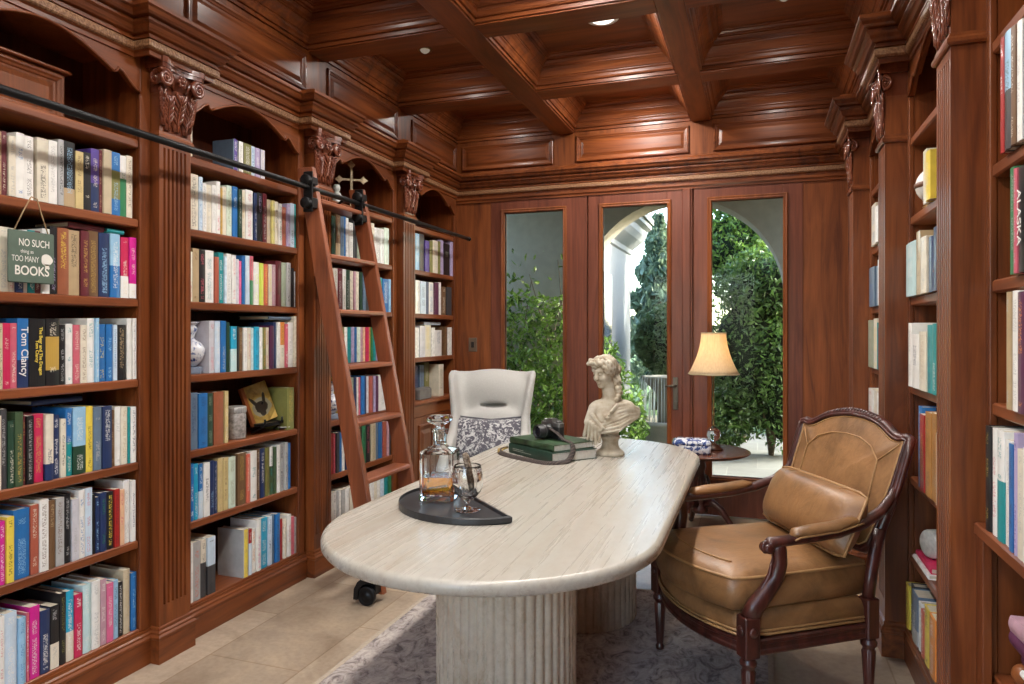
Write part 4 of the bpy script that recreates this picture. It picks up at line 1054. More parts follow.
    for q in ((-.105,-.02,.492),(-.115,-.02,.474),(-.100,-.03,.478)): hair = smin(hair, sd_ell(P, q, (.012,.010,.012)), .006)
    return np.minimum(d, smin(d, hair, .004))
V_, F_ = surface_nets(bust_sdf, (-.17,-.14,.06), (.175,.14,.56), .0040)
MB().add(V_.tolist(), F_.tolist(), True).obj('figure', BM_, BU)
MB().lathe([(0,0),(.070,0),(.073,.006),(.072,.018),(.066,.024),(.060,.027),(.050,.034),(.043,.050),(.041,.070),(.045,.084),(.050,.090),(.050,.100),(.044,.104),(.040,.125),(0,.125)], n=40).obj('socle', BM_, BU)

# ------------------------------------------------------------------ the hanging sign
SGN = thing('hanging_sign', 'small green hanging sign with white lettering about books', 'sign', (-2.418, 1.766, 1.57))
SG = plain('sage_green_paint', (.085,.125,.095), .6, var=.1)
MB().cbox(0, .008, -.083, .083, 0, .182, .003).obj('board', SG, SGN)
TW = plain('jute_twine', (.36,.24,.13), .9)
MB().tube([(.004,-.062,.178),(.006,-.030,.25),(.016,-.012,.298),(.004,0,.305),(.016,.012,.298),(.006,.035,.25),(.004,.062,.178)], .0022, 6).obj('twine', TW, SGN)
WHT = plain('white_paint', (.74,.72,.66), .6, var=.05)
def text_mesh(body, size, mat_, parent, M, bold=0.0, sx=1.0):
    cu = bpy.data.curves.new('tmp', 'FONT'); cu.body = body; cu.align_x = 'CENTER'; cu.align_y = 'CENTER'; cu.size = size; cu.offset = bold; cu.space_line = .85
    to = bpy.data.objects.new('tmp', cu); COL.objects.link(to); bpy.context.view_layer.update()
    me = bpy.data.meshes.new_from_object(to.evaluated_get(bpy.context.evaluated_depsgraph_get()))
    bpy.data.objects.remove(to); me.materials.clear(); me.materials.append(mat_)
    o = bpy.data.objects.new('lettering', me); COL.objects.link(o); o.parent = parent; o.matrix_local = M @ Matrix.Diagonal((sx,1,1,1)); return o
def sgM(y, z): return Matrix(((0,0,1,.0084),(1,0,0,y),(0,1,0,z),(0,0,0,1)))
board = SGN.children[0]
text_mesh('NO SUCH', .036, WHT, board, sgM(.008,.140), .0003, .70)
text_mesh('thing as', .018, WHT, board, sgM(-.018,.110), 0, .85)
text_mesh('TOO MANY', .029, WHT, board, sgM(-.024,.083), 0, .62)
text_mesh('BOOKS', .045, WHT, board, sgM(.0,.042), .0008, .84)
m = MB(); hs = [(.021*math.cos(2*PI*k/28)*(1+.10*math.cos(3*2*PI*k/28)), .021*math.sin(2*PI*k/28)) for k in range(28)]
m.prism(hs, lambda y, z: (.008, .053+y, .086+z), lambda y, z: (.0092, .053+y, .086+z)); m.prism([(.046,.072),(.060,.072),(.064,.055),(.048,.055)], lambda y, z: (.008, y, z), lambda y, z: (.0092, y, z)); m.obj('head_silhouette', WHT, board)

# ------------------------------------------------------------------ ornaments on the shelves
VZ = SHELF_L[3]
def vase(loc, s, label):
    t = thing('vase', label, 'vase', loc, group=None)
    B_ = bluewhite('vase_glaze', 34/s, (.655,.70,.74))
    MB().lathe([(0,0),(.070*s,0),(.072*s,.006*s),(.070*s,.028*s),(.062*s,.032*s),(0,.032*s)], n=6, smooth=False).obj('foot_stand', plain('blue_grey_stand', (.20,.25,.34), .3), t)
    MB().lathe([(.030*s,.0325*s),(.040*s,.040*s),(.060*s,.062*s),(.074*s,.095*s),(.074*s,.118*s),(.060*s,.142*s),(.034*s,.158*s),(.026*s,.168*s),(.030*s,.185*s),(.038*s,.20*s),(.040*s,.215*s),(.030*s,.226*s),(.042*s,.236*s),(.050*s,.243*s),(.044*s,.243*s),(.024*s,.226*s),(.018*s,.17*s),(0,.16*s)], n=36).obj('body', B_, t)
    return t
vase((-2.527,2.602,VZ+.0008), 1.0, 'blue and white double-gourd vase beside the books, bookcase next to sign bookcase')
vase((-2.515,3.735,SHELF_L[2]+.0008), .95, 'blue and white gourd vase half hidden by the ladder side rail')
# ribbed tin
TINM = plain('embossed_tin', (.33,.30,.28), .4, .3, var=.5, scale=55, bump=.5)
tn_ = thing('tin_canister', 'grey embossed tin canister between orange book and tilted picture', 'tin', (-2.50,2.892,SHELF_L[2]+.0008))
MB().lathe([(0,0),(.046,0),(.047,.004),(.047,.128),(.045,.131),(0,.131)], n=36).obj('body', TINM, tn_)
m = MB(); rings = []
for r, z in ((.0475,.131),(.049,.133),(.049,.158),(.046,.163)):
    rings.append([(r*(1+.02*math.cos(24*2*PI*k/96))*math.cos(2*PI*k/96), r*(1+.02*math.cos(24*2*PI*k/96))*math.sin(2*PI*k/96), z) for k in range(96)])
m.loft(rings, True, True, smooth=True).obj('lid', plain('fluted_tin_lid', (.42,.41,.40), .35, .4), tn_)
# tilted golden picture book on a black easel
def gold_cover():
    t = NT('golden_cover'); o = t.objc(); n = t.noise(o, 16, 4, .6, .8)
    s_ = t.n('ShaderNodeSeparateXYZ'); t.l(o, s_.inputs[0]); X_, Z_ = s_.outputs[0], s_.outputs[2]
    base = t.ramp(n, [(.3, (.13,.07,.012)), (.5, (.30,.19,.035)), (.7, (.36,.27,.09))])
    def ell(cx, cz, rx, rz, ang):
        c_, q_ = math.cos(ang), math.sin(ang)
        dx = t.math('SUBTRACT', X_, cx); dz = t.math('SUBTRACT', Z_, cz)
        u = t.math('ADD', t.math('MULTIPLY', dx, c_/rx), t.math('MULTIPLY', dz, q_/rx)); v = t.math('SUBTRACT', t.math('MULTIPLY', dz, c_/rz), t.math('MULTIPLY', dx, q_/rz))
        return t.math('ADD', t.math('MULTIPLY', u, u), t.math('MULTIPLY', v, v))
    e = ell(.005,.085,.050,.030,0)
    for q_ in (ell(-.040,.118,.012,.040,.7), ell(.040,.122,.012,.040,-.35), ell(.005,.055,.022,.022,0)): e = t.math('MINIMUM', e, q_)
    e = t.math('ADD', e, t.math('MULTIPLY', t.math('SUBTRACT', n, .5), 1.6))
    halo = t.math('ADD', ell(.005,.085,.075,.050,0), t.math('MULTIPLY', t.math('SUBTRACT', n, .5), 1.5))
    base = t.mix(t.math('LESS_THAN', halo, 1.0), base, (.22,.20,.14,1)); base = t.mix(t.math('LESS_THAN', e, 1.0), base, (.020,.013,.008,1))
    base = t.mix(t.math('LESS_THAN', X_, -.076), base, (.22,.06,.015,1))
    base = t.mix(t.math('GREATER_THAN', t.math('SUBTRACT', X_, t.math('MULTIPLY', Z_, 1.6)), .030), base, (.66,.44,.13,1))
    t.bsdf(Base_Color=base, Roughness=.35); return t.m
gp = thing('display_book', 'golden-covered book tilted on a black easel', 'book', (-2.50,3.12,SHELF_L[2]), PI/2)
Mg = Matrix.Translation((0,0,.058)) @ Matrix.Rotation(math.radians(-10), 4, 'Y') @ Matrix.Rotation(math.radians(-16), 4, 'X')
c = MB().cbox(-.100,.100,-.002,.018,0,.212,.002); o = c.obj('cover', gold_cover(), gp); o.matrix_local = Mg
ez = MB().tube([(-.09,.02,.002),(-.07,-.03,.03),(-.07,-.05,.055),(-.07,-.05,.075)], .005, 8); ez.tube([(.09,.02,.002),(.07,-.03,.03),(.07,-.05,.055),(.07,-.05,.075)], .005, 8); ez.tube([(-.07,-.035,.035),(.07,-.035,.035)], .005, 8); ez.tube([(0,.02,.16),(0,.10,.005)], .005, 8); ez.box(-.095,.095,-.04,.02,.038,.052)
es = ez.obj('easel', BLACK, None, loc=(gp.location.x, gp.location.y, gp.location.z+.0045), rot=(0,0,PI/2)); tag(es, 'small black easel under the tilted golden book', 'easel')
dish = thing('small_dish', 'tiny dark dish with a pale rim beside the tilted golden book', 'dish', (-2.478,3.245,SHELF_L[2]+.001))
MB().lathe([(0,0),(.022,0),(.034,.012),(.036,.016),(.030,.014),(0,.010)], n=24).obj('bowl', plain('dark_dish', (.03,.03,.035), .3), dish)
MB().tube([(.035*math.cos(2*PI*k/24), .035*math.sin(2*PI*k/24), .016) for k in range(24)], .003, 6, closed=True).obj('rim', plain('pale_rim', (.5,.5,.5), .3), dish)
# metal cross and small figure in the arch above the ladder bookcase
AZ = SHELF_L[6]+.0008
def aged_gold(): return plain('aged_gilt', (.34,.27,.17), .45, .5, var=.35, scale=60, bump=.3)
AG = plain('aged_gilt', (.50,.40,.25), .5, .15, var=.35, scale=60, bump=.3); CX = thing('cross', 'aged gilt cross with flared tips in the arch above the ladder', 'cross', (-2.56,4.055,AZ), math.radians(38))
m = MB().cbox(-.0075,.0075,-.006,.006,.02,.300,.002); m.cbox(-.068,.068,-.006,.006,.205,.220,.002)
for x, z, a in ((0,.305,0),(-.071,.2125,90),(.071,.2125,-90)):
    n0 = len(m.v); m.loft([[(-.008,-.006,-.012),(.008,-.006,-.012),(.008,.006,-.012),(-.008,.006,-.012)], [(-.026,-.008,.008),(.026,-.008,.008),(.026,.008,.008),(-.026,.008,.008)], [(-.012,-.006,.020),(.012,-.006,.020),(.012,.006,.020),(-.012,.006,.020)], [(-.002,-.003,.038),(.002,-.003,.038),(.002,.003,.038),(-.002,.003,.038)]], True, True)
    m.xf(Matrix.Translation((x,0,z)) @ Matrix.Rotation(math.radians(-a), 4, 'Y'), n0)
m.obj('cross_body', AG, CX)
MB().loft([rrect(.075,.05,.006,0), rrect(.075,.05,.006,.010), rrect(.045,.035,.006,.018), rrect(.030,.020,.004,.030)], True, True).obj('base', AG, CX)
fg = MB().lathe([(0,0),(.030,0),(.032,.012),(.026,.02),(.028,.05),(.030,.07),(.022,.085),(.012,.09),(.020,.10),(.024,.118),(.018,.135),(0,.14)], n=24).obj('figurine', plain('pale_glazed_clay', (.50,.54,.50), .3, var=.3), None, loc=(-2.535,3.845,AZ)); tag(fg, 'small pale figurine beside the gilt cross in the arch', 'figurine')
# framed wooden panel leaning in the arch over the sign
fp = thing('wooden_panel_box', 'low cherry wood box with framed front, arch above the sign', 'box', (-2.64,1.735,AZ))
MB().cbox(-.09,.075,-.27,.27,0,.205,.003).obj('case', WZ, fp)
m = MB(); raised_panel(m, lambda q, z, o_: (.075+o_, q, z), -.265, .265, .006, .196, 1.0); m.obj('framed_front', WP, fp)
MB().cbox(-.10,.100,-.29,.29,.205,.217,.004).obj('lid', WSHELF, fp)
# books lying flat on top of the rows, and the stack on the armchair side
def lying(label, loc, rz, L, D, H, col, grp): return flat_book(label, loc, rz, L, D, H, plain('flat_jacket_'+col, BC[col], .45, var=.2), grp, PAGES)
# books: (bookcase, shelf, [(y0, y1, height, colour, lettering, second colour, its share, title, own object)])
BOOKS = [
('L1',5,[
 (1.6743,1.6832,0.215,'tan','black','-',0,'',1),
 (1.6838,1.7015,0.219,'maroon','cream','-',0,'',1),
 (1.7050,1.7292,0.208,'cream','grey','-',0,'',1),
 (1.7302,1.7612,0.227,'white','blue','-',0,'',1),
 (1.7643,1.7982,0.225,'white','black','-',0,'',1),
 (1.8068,1.8491,0.229,'cream','black','-',0,'',1),
 (1.8519,1.8859,0.232,'white','grey','-',0,'',1),
 (1.8865,1.9090,0.243,'grey','black','-',0,'',1),
 (1.9096,1.9552,0.243,'black','skyblue','tan',0.28,'',1),
 (1.9588,1.9918,0.218,'straw','brown','-',0,'',1),
 (1.9943,2.0256,0.223,'black','cream','-',0,'',1),
 (2.0262,2.0628,0.244,'purple','cream','navy',0.45,'',1),
 (2.0634,2.0771,0.247,'maroon','tan','-',0,'',1),
 (2.0777,2.1143,0.253,'beige','beige','-',0,'',1),
 (2.1157,2.1552,0.253,'blue','skyblue','olive',0.45,'',1),
 (2.1558,2.1859,0.247,'white','green','green',0.62,'',1),
 (2.1874,2.2166,0.254,'cream','brown','-',0,'',1),
]),
('L1',4,[
 (1.6743,1.7090,0.223,'cream','grey','-',0,'',1),
 (1.7100,1.7302,0.222,'cream','rose','-',0,'',1),
 (1.7308,1.7575,0.217,'navy','white','-',0,'',1),
 (1.7581,1.7759,0.223,'white','grey','-',0,'',1),
 (1.7765,1.8025,0.224,'teal','white','-',0,'',1),
 (1.8031,1.8243,0.224,'maroon','cream','-',0,'',1),
 (1.8249,1.8536,0.236,'white','grey','-',0,'',1),
 (1.8547,1.8813,0.248,'black','lilac','-',0,'',1),
 (1.8836,1.9289,0.248,'rust','yellow','-',0,'',1),
 (1.9325,1.9777,0.246,'tan','black','-',0,'',1),
 (1.9795,2.0130,0.249,'maroon','gold','-',0,'',1),
 (2.0142,2.0589,0.254,'brown','gold','-',0,'',1),
 (2.0628,2.1103,0.253,'navy','skyblue','-',0,'',1),
 (2.1123,2.1566,0.256,'skyblue','white','blue',0.5,'',1),
 (2.1594,2.1958,0.247,'crimson','cream','white',0.36,'',1),
 (2.1973,2.2310,0.251,'magenta','cream','white',0.24,'',1),
]),
('L1',3,[
 (1.6743,1.6861,0.226,'beige','black','-',0,'',1),
 (1.6871,1.7120,0.227,'crimson','cream','-',0,'',1),
 (1.7130,1.7374,0.227,'rose','cream','-',0,'',1),
 (1.7384,1.7785,0.244,'blue','white','navy',0.4,'TOM CLANCY',1),
 (1.7796,1.8397,0.244,'black','yellow','-',0,'THE BEAR AND THE DRAGON',1),
 (1.8408,1.8916,0.245,'black','cream','ochre',0.5,'',1),
 (1.8928,1.9177,0.223,'black','grey','-',0,'',1),
 (1.9195,1.9480,0.227,'white','teal','-',0,'',1),
 (1.9504,1.9783,0.223,'rose','cream','-',0,'',1),
 (1.9795,2.0080,0.223,'cream','brown','-',0,'',1),
 (2.0092,2.0402,0.249,'white','teal','-',0,'',1),
 (2.0408,2.0563,0.250,'skyblue','white','-',0,'',1),
 (2.0576,2.0923,0.227,'blue','yellow','-',0,'',1),
 (2.0929,2.1224,0.227,'blue','skyblue','-',0,'',1),
 (2.1230,2.1415,0.225,'paleblue','blue','-',0,'',1),
 (2.1428,2.1845,0.225,'black','tan','-',0,'',1),
 (2.1902,2.2144,0.251,'white','white','-',0,'',1),
 (2.2173,2.2361,0.253,'white','grey','-',0,'',1),
]),
('L1',2,[
 (1.6743,1.6812,0.255,'cream','grey','-',0,'',1),
 (1.6822,1.7030,0.276,'charcoal','grey','-',0,'',1),
 (1.7050,1.7282,0.233,'darkgreen','cream','-',0,'',1),
 (1.7292,1.7575,0.260,'fern','gold','-',0,'',1),
 (1.7591,1.7685,0.245,'maroon','gold','-',0,'',1),
 (1.7691,1.7945,0.243,'black','grey','-',0,'',1),
 (1.7961,1.8352,0.245,'crimson','gold','-',0,'',1),
 (1.8380,1.8688,0.240,'cream','navy','navy',0.25,'',1),
 (1.8699,1.8962,0.234,'navy','white','-',0,'',1),
 (1.8974,1.9195,0.217,'cream','black','-',0,'',1),
 (1.9207,1.9474,0.253,'blue','cream','teal',0.5,'',1),
 (1.9486,2.0005,0.254,'skyblue','white','darkgreen',0.42,'',1),
 (2.0017,2.0307,0.253,'yellow','black','-',0,'',1),
 (2.0338,2.0706,0.247,'slate','grey','-',0,'',1),
 (2.0719,2.1143,0.246,'navy','white','-',0,'',1),
 (2.1157,2.1326,0.228,'brown','tan','-',0,'',1),
 (2.1346,2.1621,0.237,'white','grey','-',0,'',1),
 (2.1635,2.1930,0.235,'cream','tan','-',0,'',1),
 (2.1944,2.2058,0.231,'teal','teal','-',0,'',0),
 (2.2072,2.2332,0.230,'white','navy','-',0,'',1),
]),
('L1',1,[
 (1.6743,1.6968,0.218,'magenta','white','-',0,'',1),
 (1.6980,1.7233,0.228,'yellow','black','-',0,'',1),
 (1.7270,1.7844,0.243,'blue','skyblue','-',0,'',1),
 (1.7857,1.8154,0.248,'brick','cream','-',0,'',1),
 (1.8167,1.8498,0.259,'white','brown','-',0,'',1),
 (1.8524,1.8782,0.249,'brown','tan','-',0,'',1),
 (1.8809,1.9142,0.251,'grey','brown','-',0,'',1),
 (1.9156,1.9412,0.257,'black','grey','-',0,'',1),
 (1.9440,1.9730,0.234,'lilacgrey','grey','-',0,'',1),
 (1.9745,2.0011,0.261,'white','blue','-',0,'',1),
 (2.0026,2.0329,0.262,'paleblue','rose','-',0,'',1),
 (2.0359,2.0451,0.233,'black','black','-',0,'',0),
 (2.0457,2.0630,0.219,'navy','skyblue','-',0,'',1),
 (2.0637,2.0921,0.231,'navy','green','-',0,'',1),
 (2.0937,2.1243,0.228,'black','yellow','-',0,'',1),
 (2.1259,2.1505,0.233,'red','maroon','-',0,'',1),
 (2.1522,2.1738,0.226,'peach','rose','-',0,'',1),
 (2.1755,2.2044,0.258,'white','grey','-',0,'',1),
 (2.2078,2.2277,0.252,'white','navy','-',0,'',1),
]),
('L1',0,[
 (1.6743,1.6920,0.264,'white','rose','-',0,'',1),
 (1.6932,1.7371,0.265,'paleblue','white','-',0,'',1),
 (1.7397,1.7663,0.234,'skyblue','blue','-',0,'',1),
 (1.7676,1.7771,0.243,'rose','white','-',0,'',1),
 (1.7798,1.8169,0.257,'magenta','white','-',0,'',1),
 (1.8197,1.8566,0.228,'navy','white','-',0,'',1),
 (1.8581,1.8916,0.231,'black','grey','cream',0.4,'',1),
 (1.8953,1.9199,0.265,'black','olive','-',0,'',1),
 (1.9214,1.9535,0.262,'cyan','white','cream',0.42,'',1),
 (1.9550,1.9879,0.239,'crimson','white','-',0,'',1),
 (1.9911,2.0248,0.262,'aqua','white','-',0,'',1),
 (2.0281,2.0643,0.264,'white','grey','-',0,'',1),
 (2.0660,2.0913,0.260,'mauve','white','-',0,'',1),
 (2.0930,2.1223,0.235,'pink','white','-',0,'',1),
 (2.1258,2.1504,0.236,'skyblue','navy','-',0,'',1),
 (2.1521,2.1718,0.221,'black','white','-',0,'',1),
 (2.1736,2.2045,0.262,'beige','tan','-',0,'',1),
 (2.2100,2.2365,0.239,'blue','skyblue','-',0,'',1),
]),
('L2',6,[
 (2.5236,2.5373,0.150,'cream','tan','-',0,'',1),
 (2.8013,2.8343,0.150,'slate','white','purple',0.5,'',1),
 (2.8426,2.8738,0.150,'white','grey','-',0,'',1),
 (2.8764,2.9326,0.150,'olive','white','-',0,'',1),
 (2.9370,2.9680,0.150,'paleblue','blue','-',0,'',1),
 (2.9698,3.0087,0.150,'lilac','white','-',0,'',1),
 (3.0114,3.0409,0.150,'lilacgrey','white','-',0,'',1),
]),
('L2',5,[
 (2.5253,2.5797,0.254,'cream','black','-',0,'',1),
 (2.5803,2.6026,0.249,'paleblue','blue','-',0,'',1),
 (2.6040,2.6257,0.224,'white','black','-',0,'',1),
 (2.6286,2.6610,0.222,'cream','grey','-',0,'',1),
 (2.6625,2.6895,0.228,'white','grey','-',0,'',1),
 (2.6910,2.7177,0.251,'white','rose','-',0,'',1),
 (2.7200,2.7331,0.224,'ochre','black','-',0,'',0),
 (2.7339,2.7620,0.234,'cream','grey','-',0,'',1),
 (2.7636,2.7986,0.246,'mint','olive','-',0,'',1),
 (2.8003,2.8368,0.248,'blue','paleblue','-',0,'',1),
 (2.8393,2.8658,0.240,'darkgreen','grey','-',0,'',1),
 (2.8675,2.8961,0.244,'cream','ochre','-',0,'',1),
 (2.8978,2.9512,0.251,'white','rose','-',0,'',1),
 (2.9547,2.9776,0.244,'navy','grey','-',0,'',1),
 (2.9782,3.0206,0.250,'black','lilac','-',0,'',1),
 (3.0224,3.0544,0.254,'maroon','grey','-',0,'',1),
 (3.0572,3.0916,0.229,'beige','grey','-',0,'',1),
 (3.0945,3.1201,0.230,'lemon','grey','-',0,'',1),
 (3.1210,3.1499,0.229,'cream','black','-',0,'',1),
 (3.1518,3.1811,0.224,'white','green','-',0,'',1),
 (3.1831,3.2229,0.212,'brick','tan','-',0,'',1),
 (3.2249,3.2532,0.234,'lilac','white','-',0,'',1),
 (3.2553,3.2893,0.243,'paleblue','black','-',0,'',1),
 (3.2899,3.3065,0.244,'teal','teal','-',0,'',0),
]),
('L2',4,[
 (2.5239,2.5408,0.228,'cream','rose','-',0,'',1),
 (2.5429,2.5807,0.245,'tan','brown','-',0,'',1),
 (2.5836,2.6224,0.241,'black','rose','-',0,'',1),
 (2.6246,2.6772,0.246,'white','teal','-',0,'',1),
 (2.6803,2.7080,0.220,'brick','brick','-',0,'',1),
 (2.7096,2.7425,0.244,'teal','white','-',0,'',1),
 (2.7449,2.7584,0.229,'paleblue','grey','-',0,'',0),
 (2.7608,2.7907,0.243,'white','grey','-',0,'',1),
 (2.7923,2.8218,0.240,'white','rose','-',0,'',1),
 (2.8235,2.8435,0.222,'lilacgrey','white','-',0,'',0),
 (2.8451,2.8670,0.216,'pink','cream','-',0,'',0),
 (2.8687,2.8892,0.245,'blue','navy','-',0,'',1),
 (2.8909,2.9221,0.247,'paleblue','white','-',0,'',1),
 (2.9238,2.9502,0.249,'rose','green','green',0.5,'',1),
 (2.9520,2.9932,0.221,'white','lime','-',0,'',1),
 (2.9950,3.0372,0.220,'lime','yellow','-',0,'',1),
 (3.0390,3.0736,0.219,'coral','yellow','-',0,'',1),
 (3.0746,3.1022,0.220,'cream','yellow','-',0,'',1),
 (3.1031,3.1311,0.221,'mauve','white','-',0,'',1),
 (3.1321,3.1773,0.244,'maroon','black','-',0,'',1),
 (3.1793,3.2175,0.239,'sage','grey','-',0,'',1),
 (3.2195,3.2564,0.242,'grey','black','-',0,'',1),
 (3.2585,3.2877,0.216,'black','grey','-',0,'',0),
 (3.2898,3.3003,0.199,'grey','grey','-',0,'',0),
]),
('L2',3,[
 (2.6500,2.6848,0.249,'lilacgrey','rose','-',0,'',1),
 (2.6879,2.7219,0.248,'paleblue','white','-',0,'',1),
 (2.7250,2.7605,0.250,'blue','grey','-',0,'',1),
 (2.7629,2.7846,0.243,'darkgreen','black','-',0,'',1),
 (2.7871,2.8280,0.224,'cyan','white','aqua',0.5,'',1),
 (2.8296,2.8505,0.224,'black','navy','-',0,'',0),
 (2.8513,2.8758,0.218,'brown','tan','-',0,'',1),
 (2.8783,2.9057,0.218,'white','grey','-',0,'',1),
 (2.9075,2.9362,0.218,'cream','rose','-',0,'',1),
 (2.9379,2.9565,0.216,'aqua','white','-',0,'',0),
 (2.9582,2.9959,0.222,'cyan','navy','-',0,'',1),
 (2.9977,3.0214,0.219,'white','grey','-',0,'',0),
 (3.0232,3.0491,0.219,'olive','orange','-',0,'',1),
 (3.0510,3.0772,0.219,'cream','rose','-',0,'',1),
 (3.0791,3.1105,0.229,'plum','navy','-',0,'',1),
 (3.1124,3.1347,0.248,'navy','brown','-',0,'',0),
 (3.1366,3.1640,0.248,'white','grey','-',0,'',1),
 (3.1660,3.2039,0.249,'orange','green','cream',0.5,'',1),
 (3.2059,3.2322,0.239,'rose','white','-',0,'',1),
 (3.2343,3.2807,0.248,'white','grey','-',0,'',1),
 (3.2839,3.3065,0.283,'cream','white','-',0,'',0),
]),
('L2',2,[
 (2.5253,2.5750,0.261,'slate','navy','-',0,'',1),
 (2.5786,2.6335,0.254,'blue','navy','-',0,'',1),
 (2.6350,2.6712,0.250,'darkgreen','sage','-',0,'',1),
 (2.6788,2.7425,0.253,'rust','brick','-',0,'',1),
 (2.7505,2.7745,0.252,'straw','cream','-',0,'',1),
 (3.2256,3.2877,0.232,'olive','gold','-',0,'',1),
]),
('L2',1,[
 (2.5272,2.5525,0.262,'blue','white','-',0,'',1),
 (2.5541,2.5807,0.257,'cyan','white','-',0,'',1),
 (2.5831,2.6093,0.252,'blue','white','paleblue',0.5,'',1),
 (2.6109,2.6493,0.252,'white','black','-',0,'',1),
 (2.6510,2.6782,0.255,'navy','skyblue','-',0,'',1),
 (2.6799,2.7024,0.247,'navy','grey','-',0,'',1),
 (2.7067,2.7393,0.257,'straw','tan','-',0,'',1),
 (2.7410,2.7733,0.255,'straw','brown','-',0,'',1),
 (2.7769,2.8265,0.250,'mint','olive','-',0,'',1),
 (2.8377,2.8948,0.259,'brown','gold','-',0,'',1),
 (2.8967,2.9259,0.245,'coral','cream','-',0,'',1),
 (2.9279,2.9756,0.255,'white','teal','-',0,'',1),
 (2.9787,3.0041,0.259,'brown','cream','-',0,'',1),
 (3.0061,3.0433,0.257,'navy','white','-',0,'',1),
 (3.0475,3.0823,0.255,'olive','brown','-',0,'',1),
 (3.0845,3.1113,0.253,'white','teal','fern',0.6,'',1),
 (3.1134,3.1352,0.249,'fern','sage','-',0,'',0),
 (3.1363,3.1638,0.255,'white','grey','-',0,'',1),
 (3.1660,3.1996,0.258,'grey','black','-',0,'',1),
 (3.2019,3.2315,0.260,'grey','black','-',0,'',1),
 (3.2326,3.2546,0.252,'blue','navy','-',0,'',0),
]),
('L2',0,[
 (2.5236,2.5410,0.271,'white','grey','-',0,'',1),
 (2.5430,2.5913,0.268,'grey','coral','-',0,'',1),
 (2.5934,2.6257,0.268,'cream','black','charcoal',0.6,'',1),
 (2.6311,2.6808,0.268,'paleblue','black','charcoal',0.5,'',1),
 (2.8700,2.9116,0.241,'grey','tan','yellow',0.5,'',1),
 (2.9141,2.9373,0.231,'red','white','paleblue',0.7,'',1),
 (2.9386,2.9725,0.228,'white','orange','-',0,'',1),
 (2.9752,3.0071,0.264,'white','magenta','-',0,'',1),
 (3.0098,3.0643,0.261,'cyan','white','-',0,'',1),
 (3.0671,3.0950,0.259,'paleblue','navy','-',0,'',1),
 (3.0964,3.1205,0.262,'slate','navy','-',0,'',1),
 (3.1233,3.1608,0.258,'blue','navy','-',0,'',1),
 (3.1637,3.1856,0.221,'red','cream','-',0,'',0),
 (3.1886,3.2153,0.214,'cream','red','-',0,'',0),
 (3.2198,3.2560,0.229,'white','rose','-',0,'',1),
 (3.2576,3.2837,0.211,'rose','white','-',0,'',0),
 (3.2852,3.3065,0.200,'grey','plum','-',0,'',0),
]),
('L3',5,[
 (3.6347,3.6508,0.231,'white','grey','-',0,'',0),
 (3.6528,3.6935,0.236,'darkgreen','navy','-',0,'',1),
 (3.6941,3.7401,0.249,'brown','tan','tan',0.3,'',1),
 (3.7422,3.7824,0.247,'slate','navy','-',0,'',1),
 (3.7830,3.8113,0.252,'blue','navy','-',0,'',0),
 (3.8135,3.8440,0.248,'white','blue','-',0,'',0),
 (3.8473,3.8915,0.224,'white','grey','-',0,'',1),
 (3.8938,3.9151,0.251,'charcoal','grey','-',0,'',0),
 (3.9174,3.9378,0.257,'charcoal','grey','-',0,'',0),
 (3.9401,3.9791,0.243,'sage','white','-',0,'',0),
 (4.0236,4.0592,0.249,'cream','white','-',0,'',0),
 (4.0616,4.1052,0.252,'white','grey','-',0,'',0),
 (4.1076,4.1470,0.259,'cream','rose','-',0,'',0),
 (4.1520,4.1795,0.235,'white','grey','-',0,'',0),
 (4.1820,4.2354,0.238,'white','sage','-',0,'',1),
 (4.2392,4.2912,0.239,'white','grey','-',0,'',1),
 (4.2926,4.3578,0.254,'mint','grey','-',0,'',1),
]),
('L3',4,[
 (3.6258,3.6676,0.247,'cream','olive','-',0,'',1),
 (3.6685,3.7101,0.251,'white','olive','-',0,'',1),
 (3.7111,3.7642,0.252,'maroon','grey','-',0,'',1),
 (3.7662,3.8036,0.253,'white','olive','-',0,'',1),
 (3.8076,3.8579,0.252,'darkgreen','grey','-',0,'',1),
 (3.8599,3.8989,0.250,'cream','olive','-',0,'',0),
 (3.8999,3.9249,0.250,'mauve','olive','-',0,'',0),
 (3.9260,3.9661,0.250,'cream','green','-',0,'',0),
 (3.9682,4.0004,0.250,'darkgreen','sage','-',0,'',0),
 (4.0025,4.0395,0.247,'slate','olive','-',0,'',0),
 (4.0417,4.0816,0.245,'charcoal','rose','-',0,'',0),
 (4.1040,4.1494,0.238,'slate','white','-',0,'',0),
 (4.1609,4.2074,0.236,'navy','white','-',0,'',0),
 (4.2133,4.2644,0.234,'teal','white','-',0,'',0),
 (4.2668,4.3498,0.228,'blue','white','-',0,'',1),
 (4.3522,4.3835,0.230,'skyblue','white','-',0,'',0),
]),
('L3',3,[
 (3.7245,3.7485,0.224,'yellow','olive','-',0,'',0),
 (3.7506,3.7813,0.225,'olive','yellow','-',0,'',0),
 (3.7834,3.8200,0.226,'white','rose','-',0,'',0),
 (3.8222,3.8638,0.226,'teal','darkgreen','-',0,'',0),
 (3.8660,3.9027,0.227,'lilac','blue','-',0,'',0),
 (3.9050,3.9310,0.227,'blue','lilac','-',0,'',0),
 (3.9332,3.9768,0.227,'mint','white','-',0,'',0),
 (3.9791,4.0095,0.227,'mauve','coral','-',0,'',0),
 (4.0118,4.0402,0.227,'peach','coral','-',0,'',0),
 (4.0425,4.0869,0.227,'crimson','maroon','-',0,'',0),
 (4.0894,4.1125,0.227,'ochre','green','-',0,'',0),
 (4.1150,4.1371,0.228,'green','olive','-',0,'',0),
 (4.1396,4.1694,0.228,'teal','skyblue','-',0,'',0),
 (4.1719,4.2073,0.228,'lilac','pink','-',0,'',0),
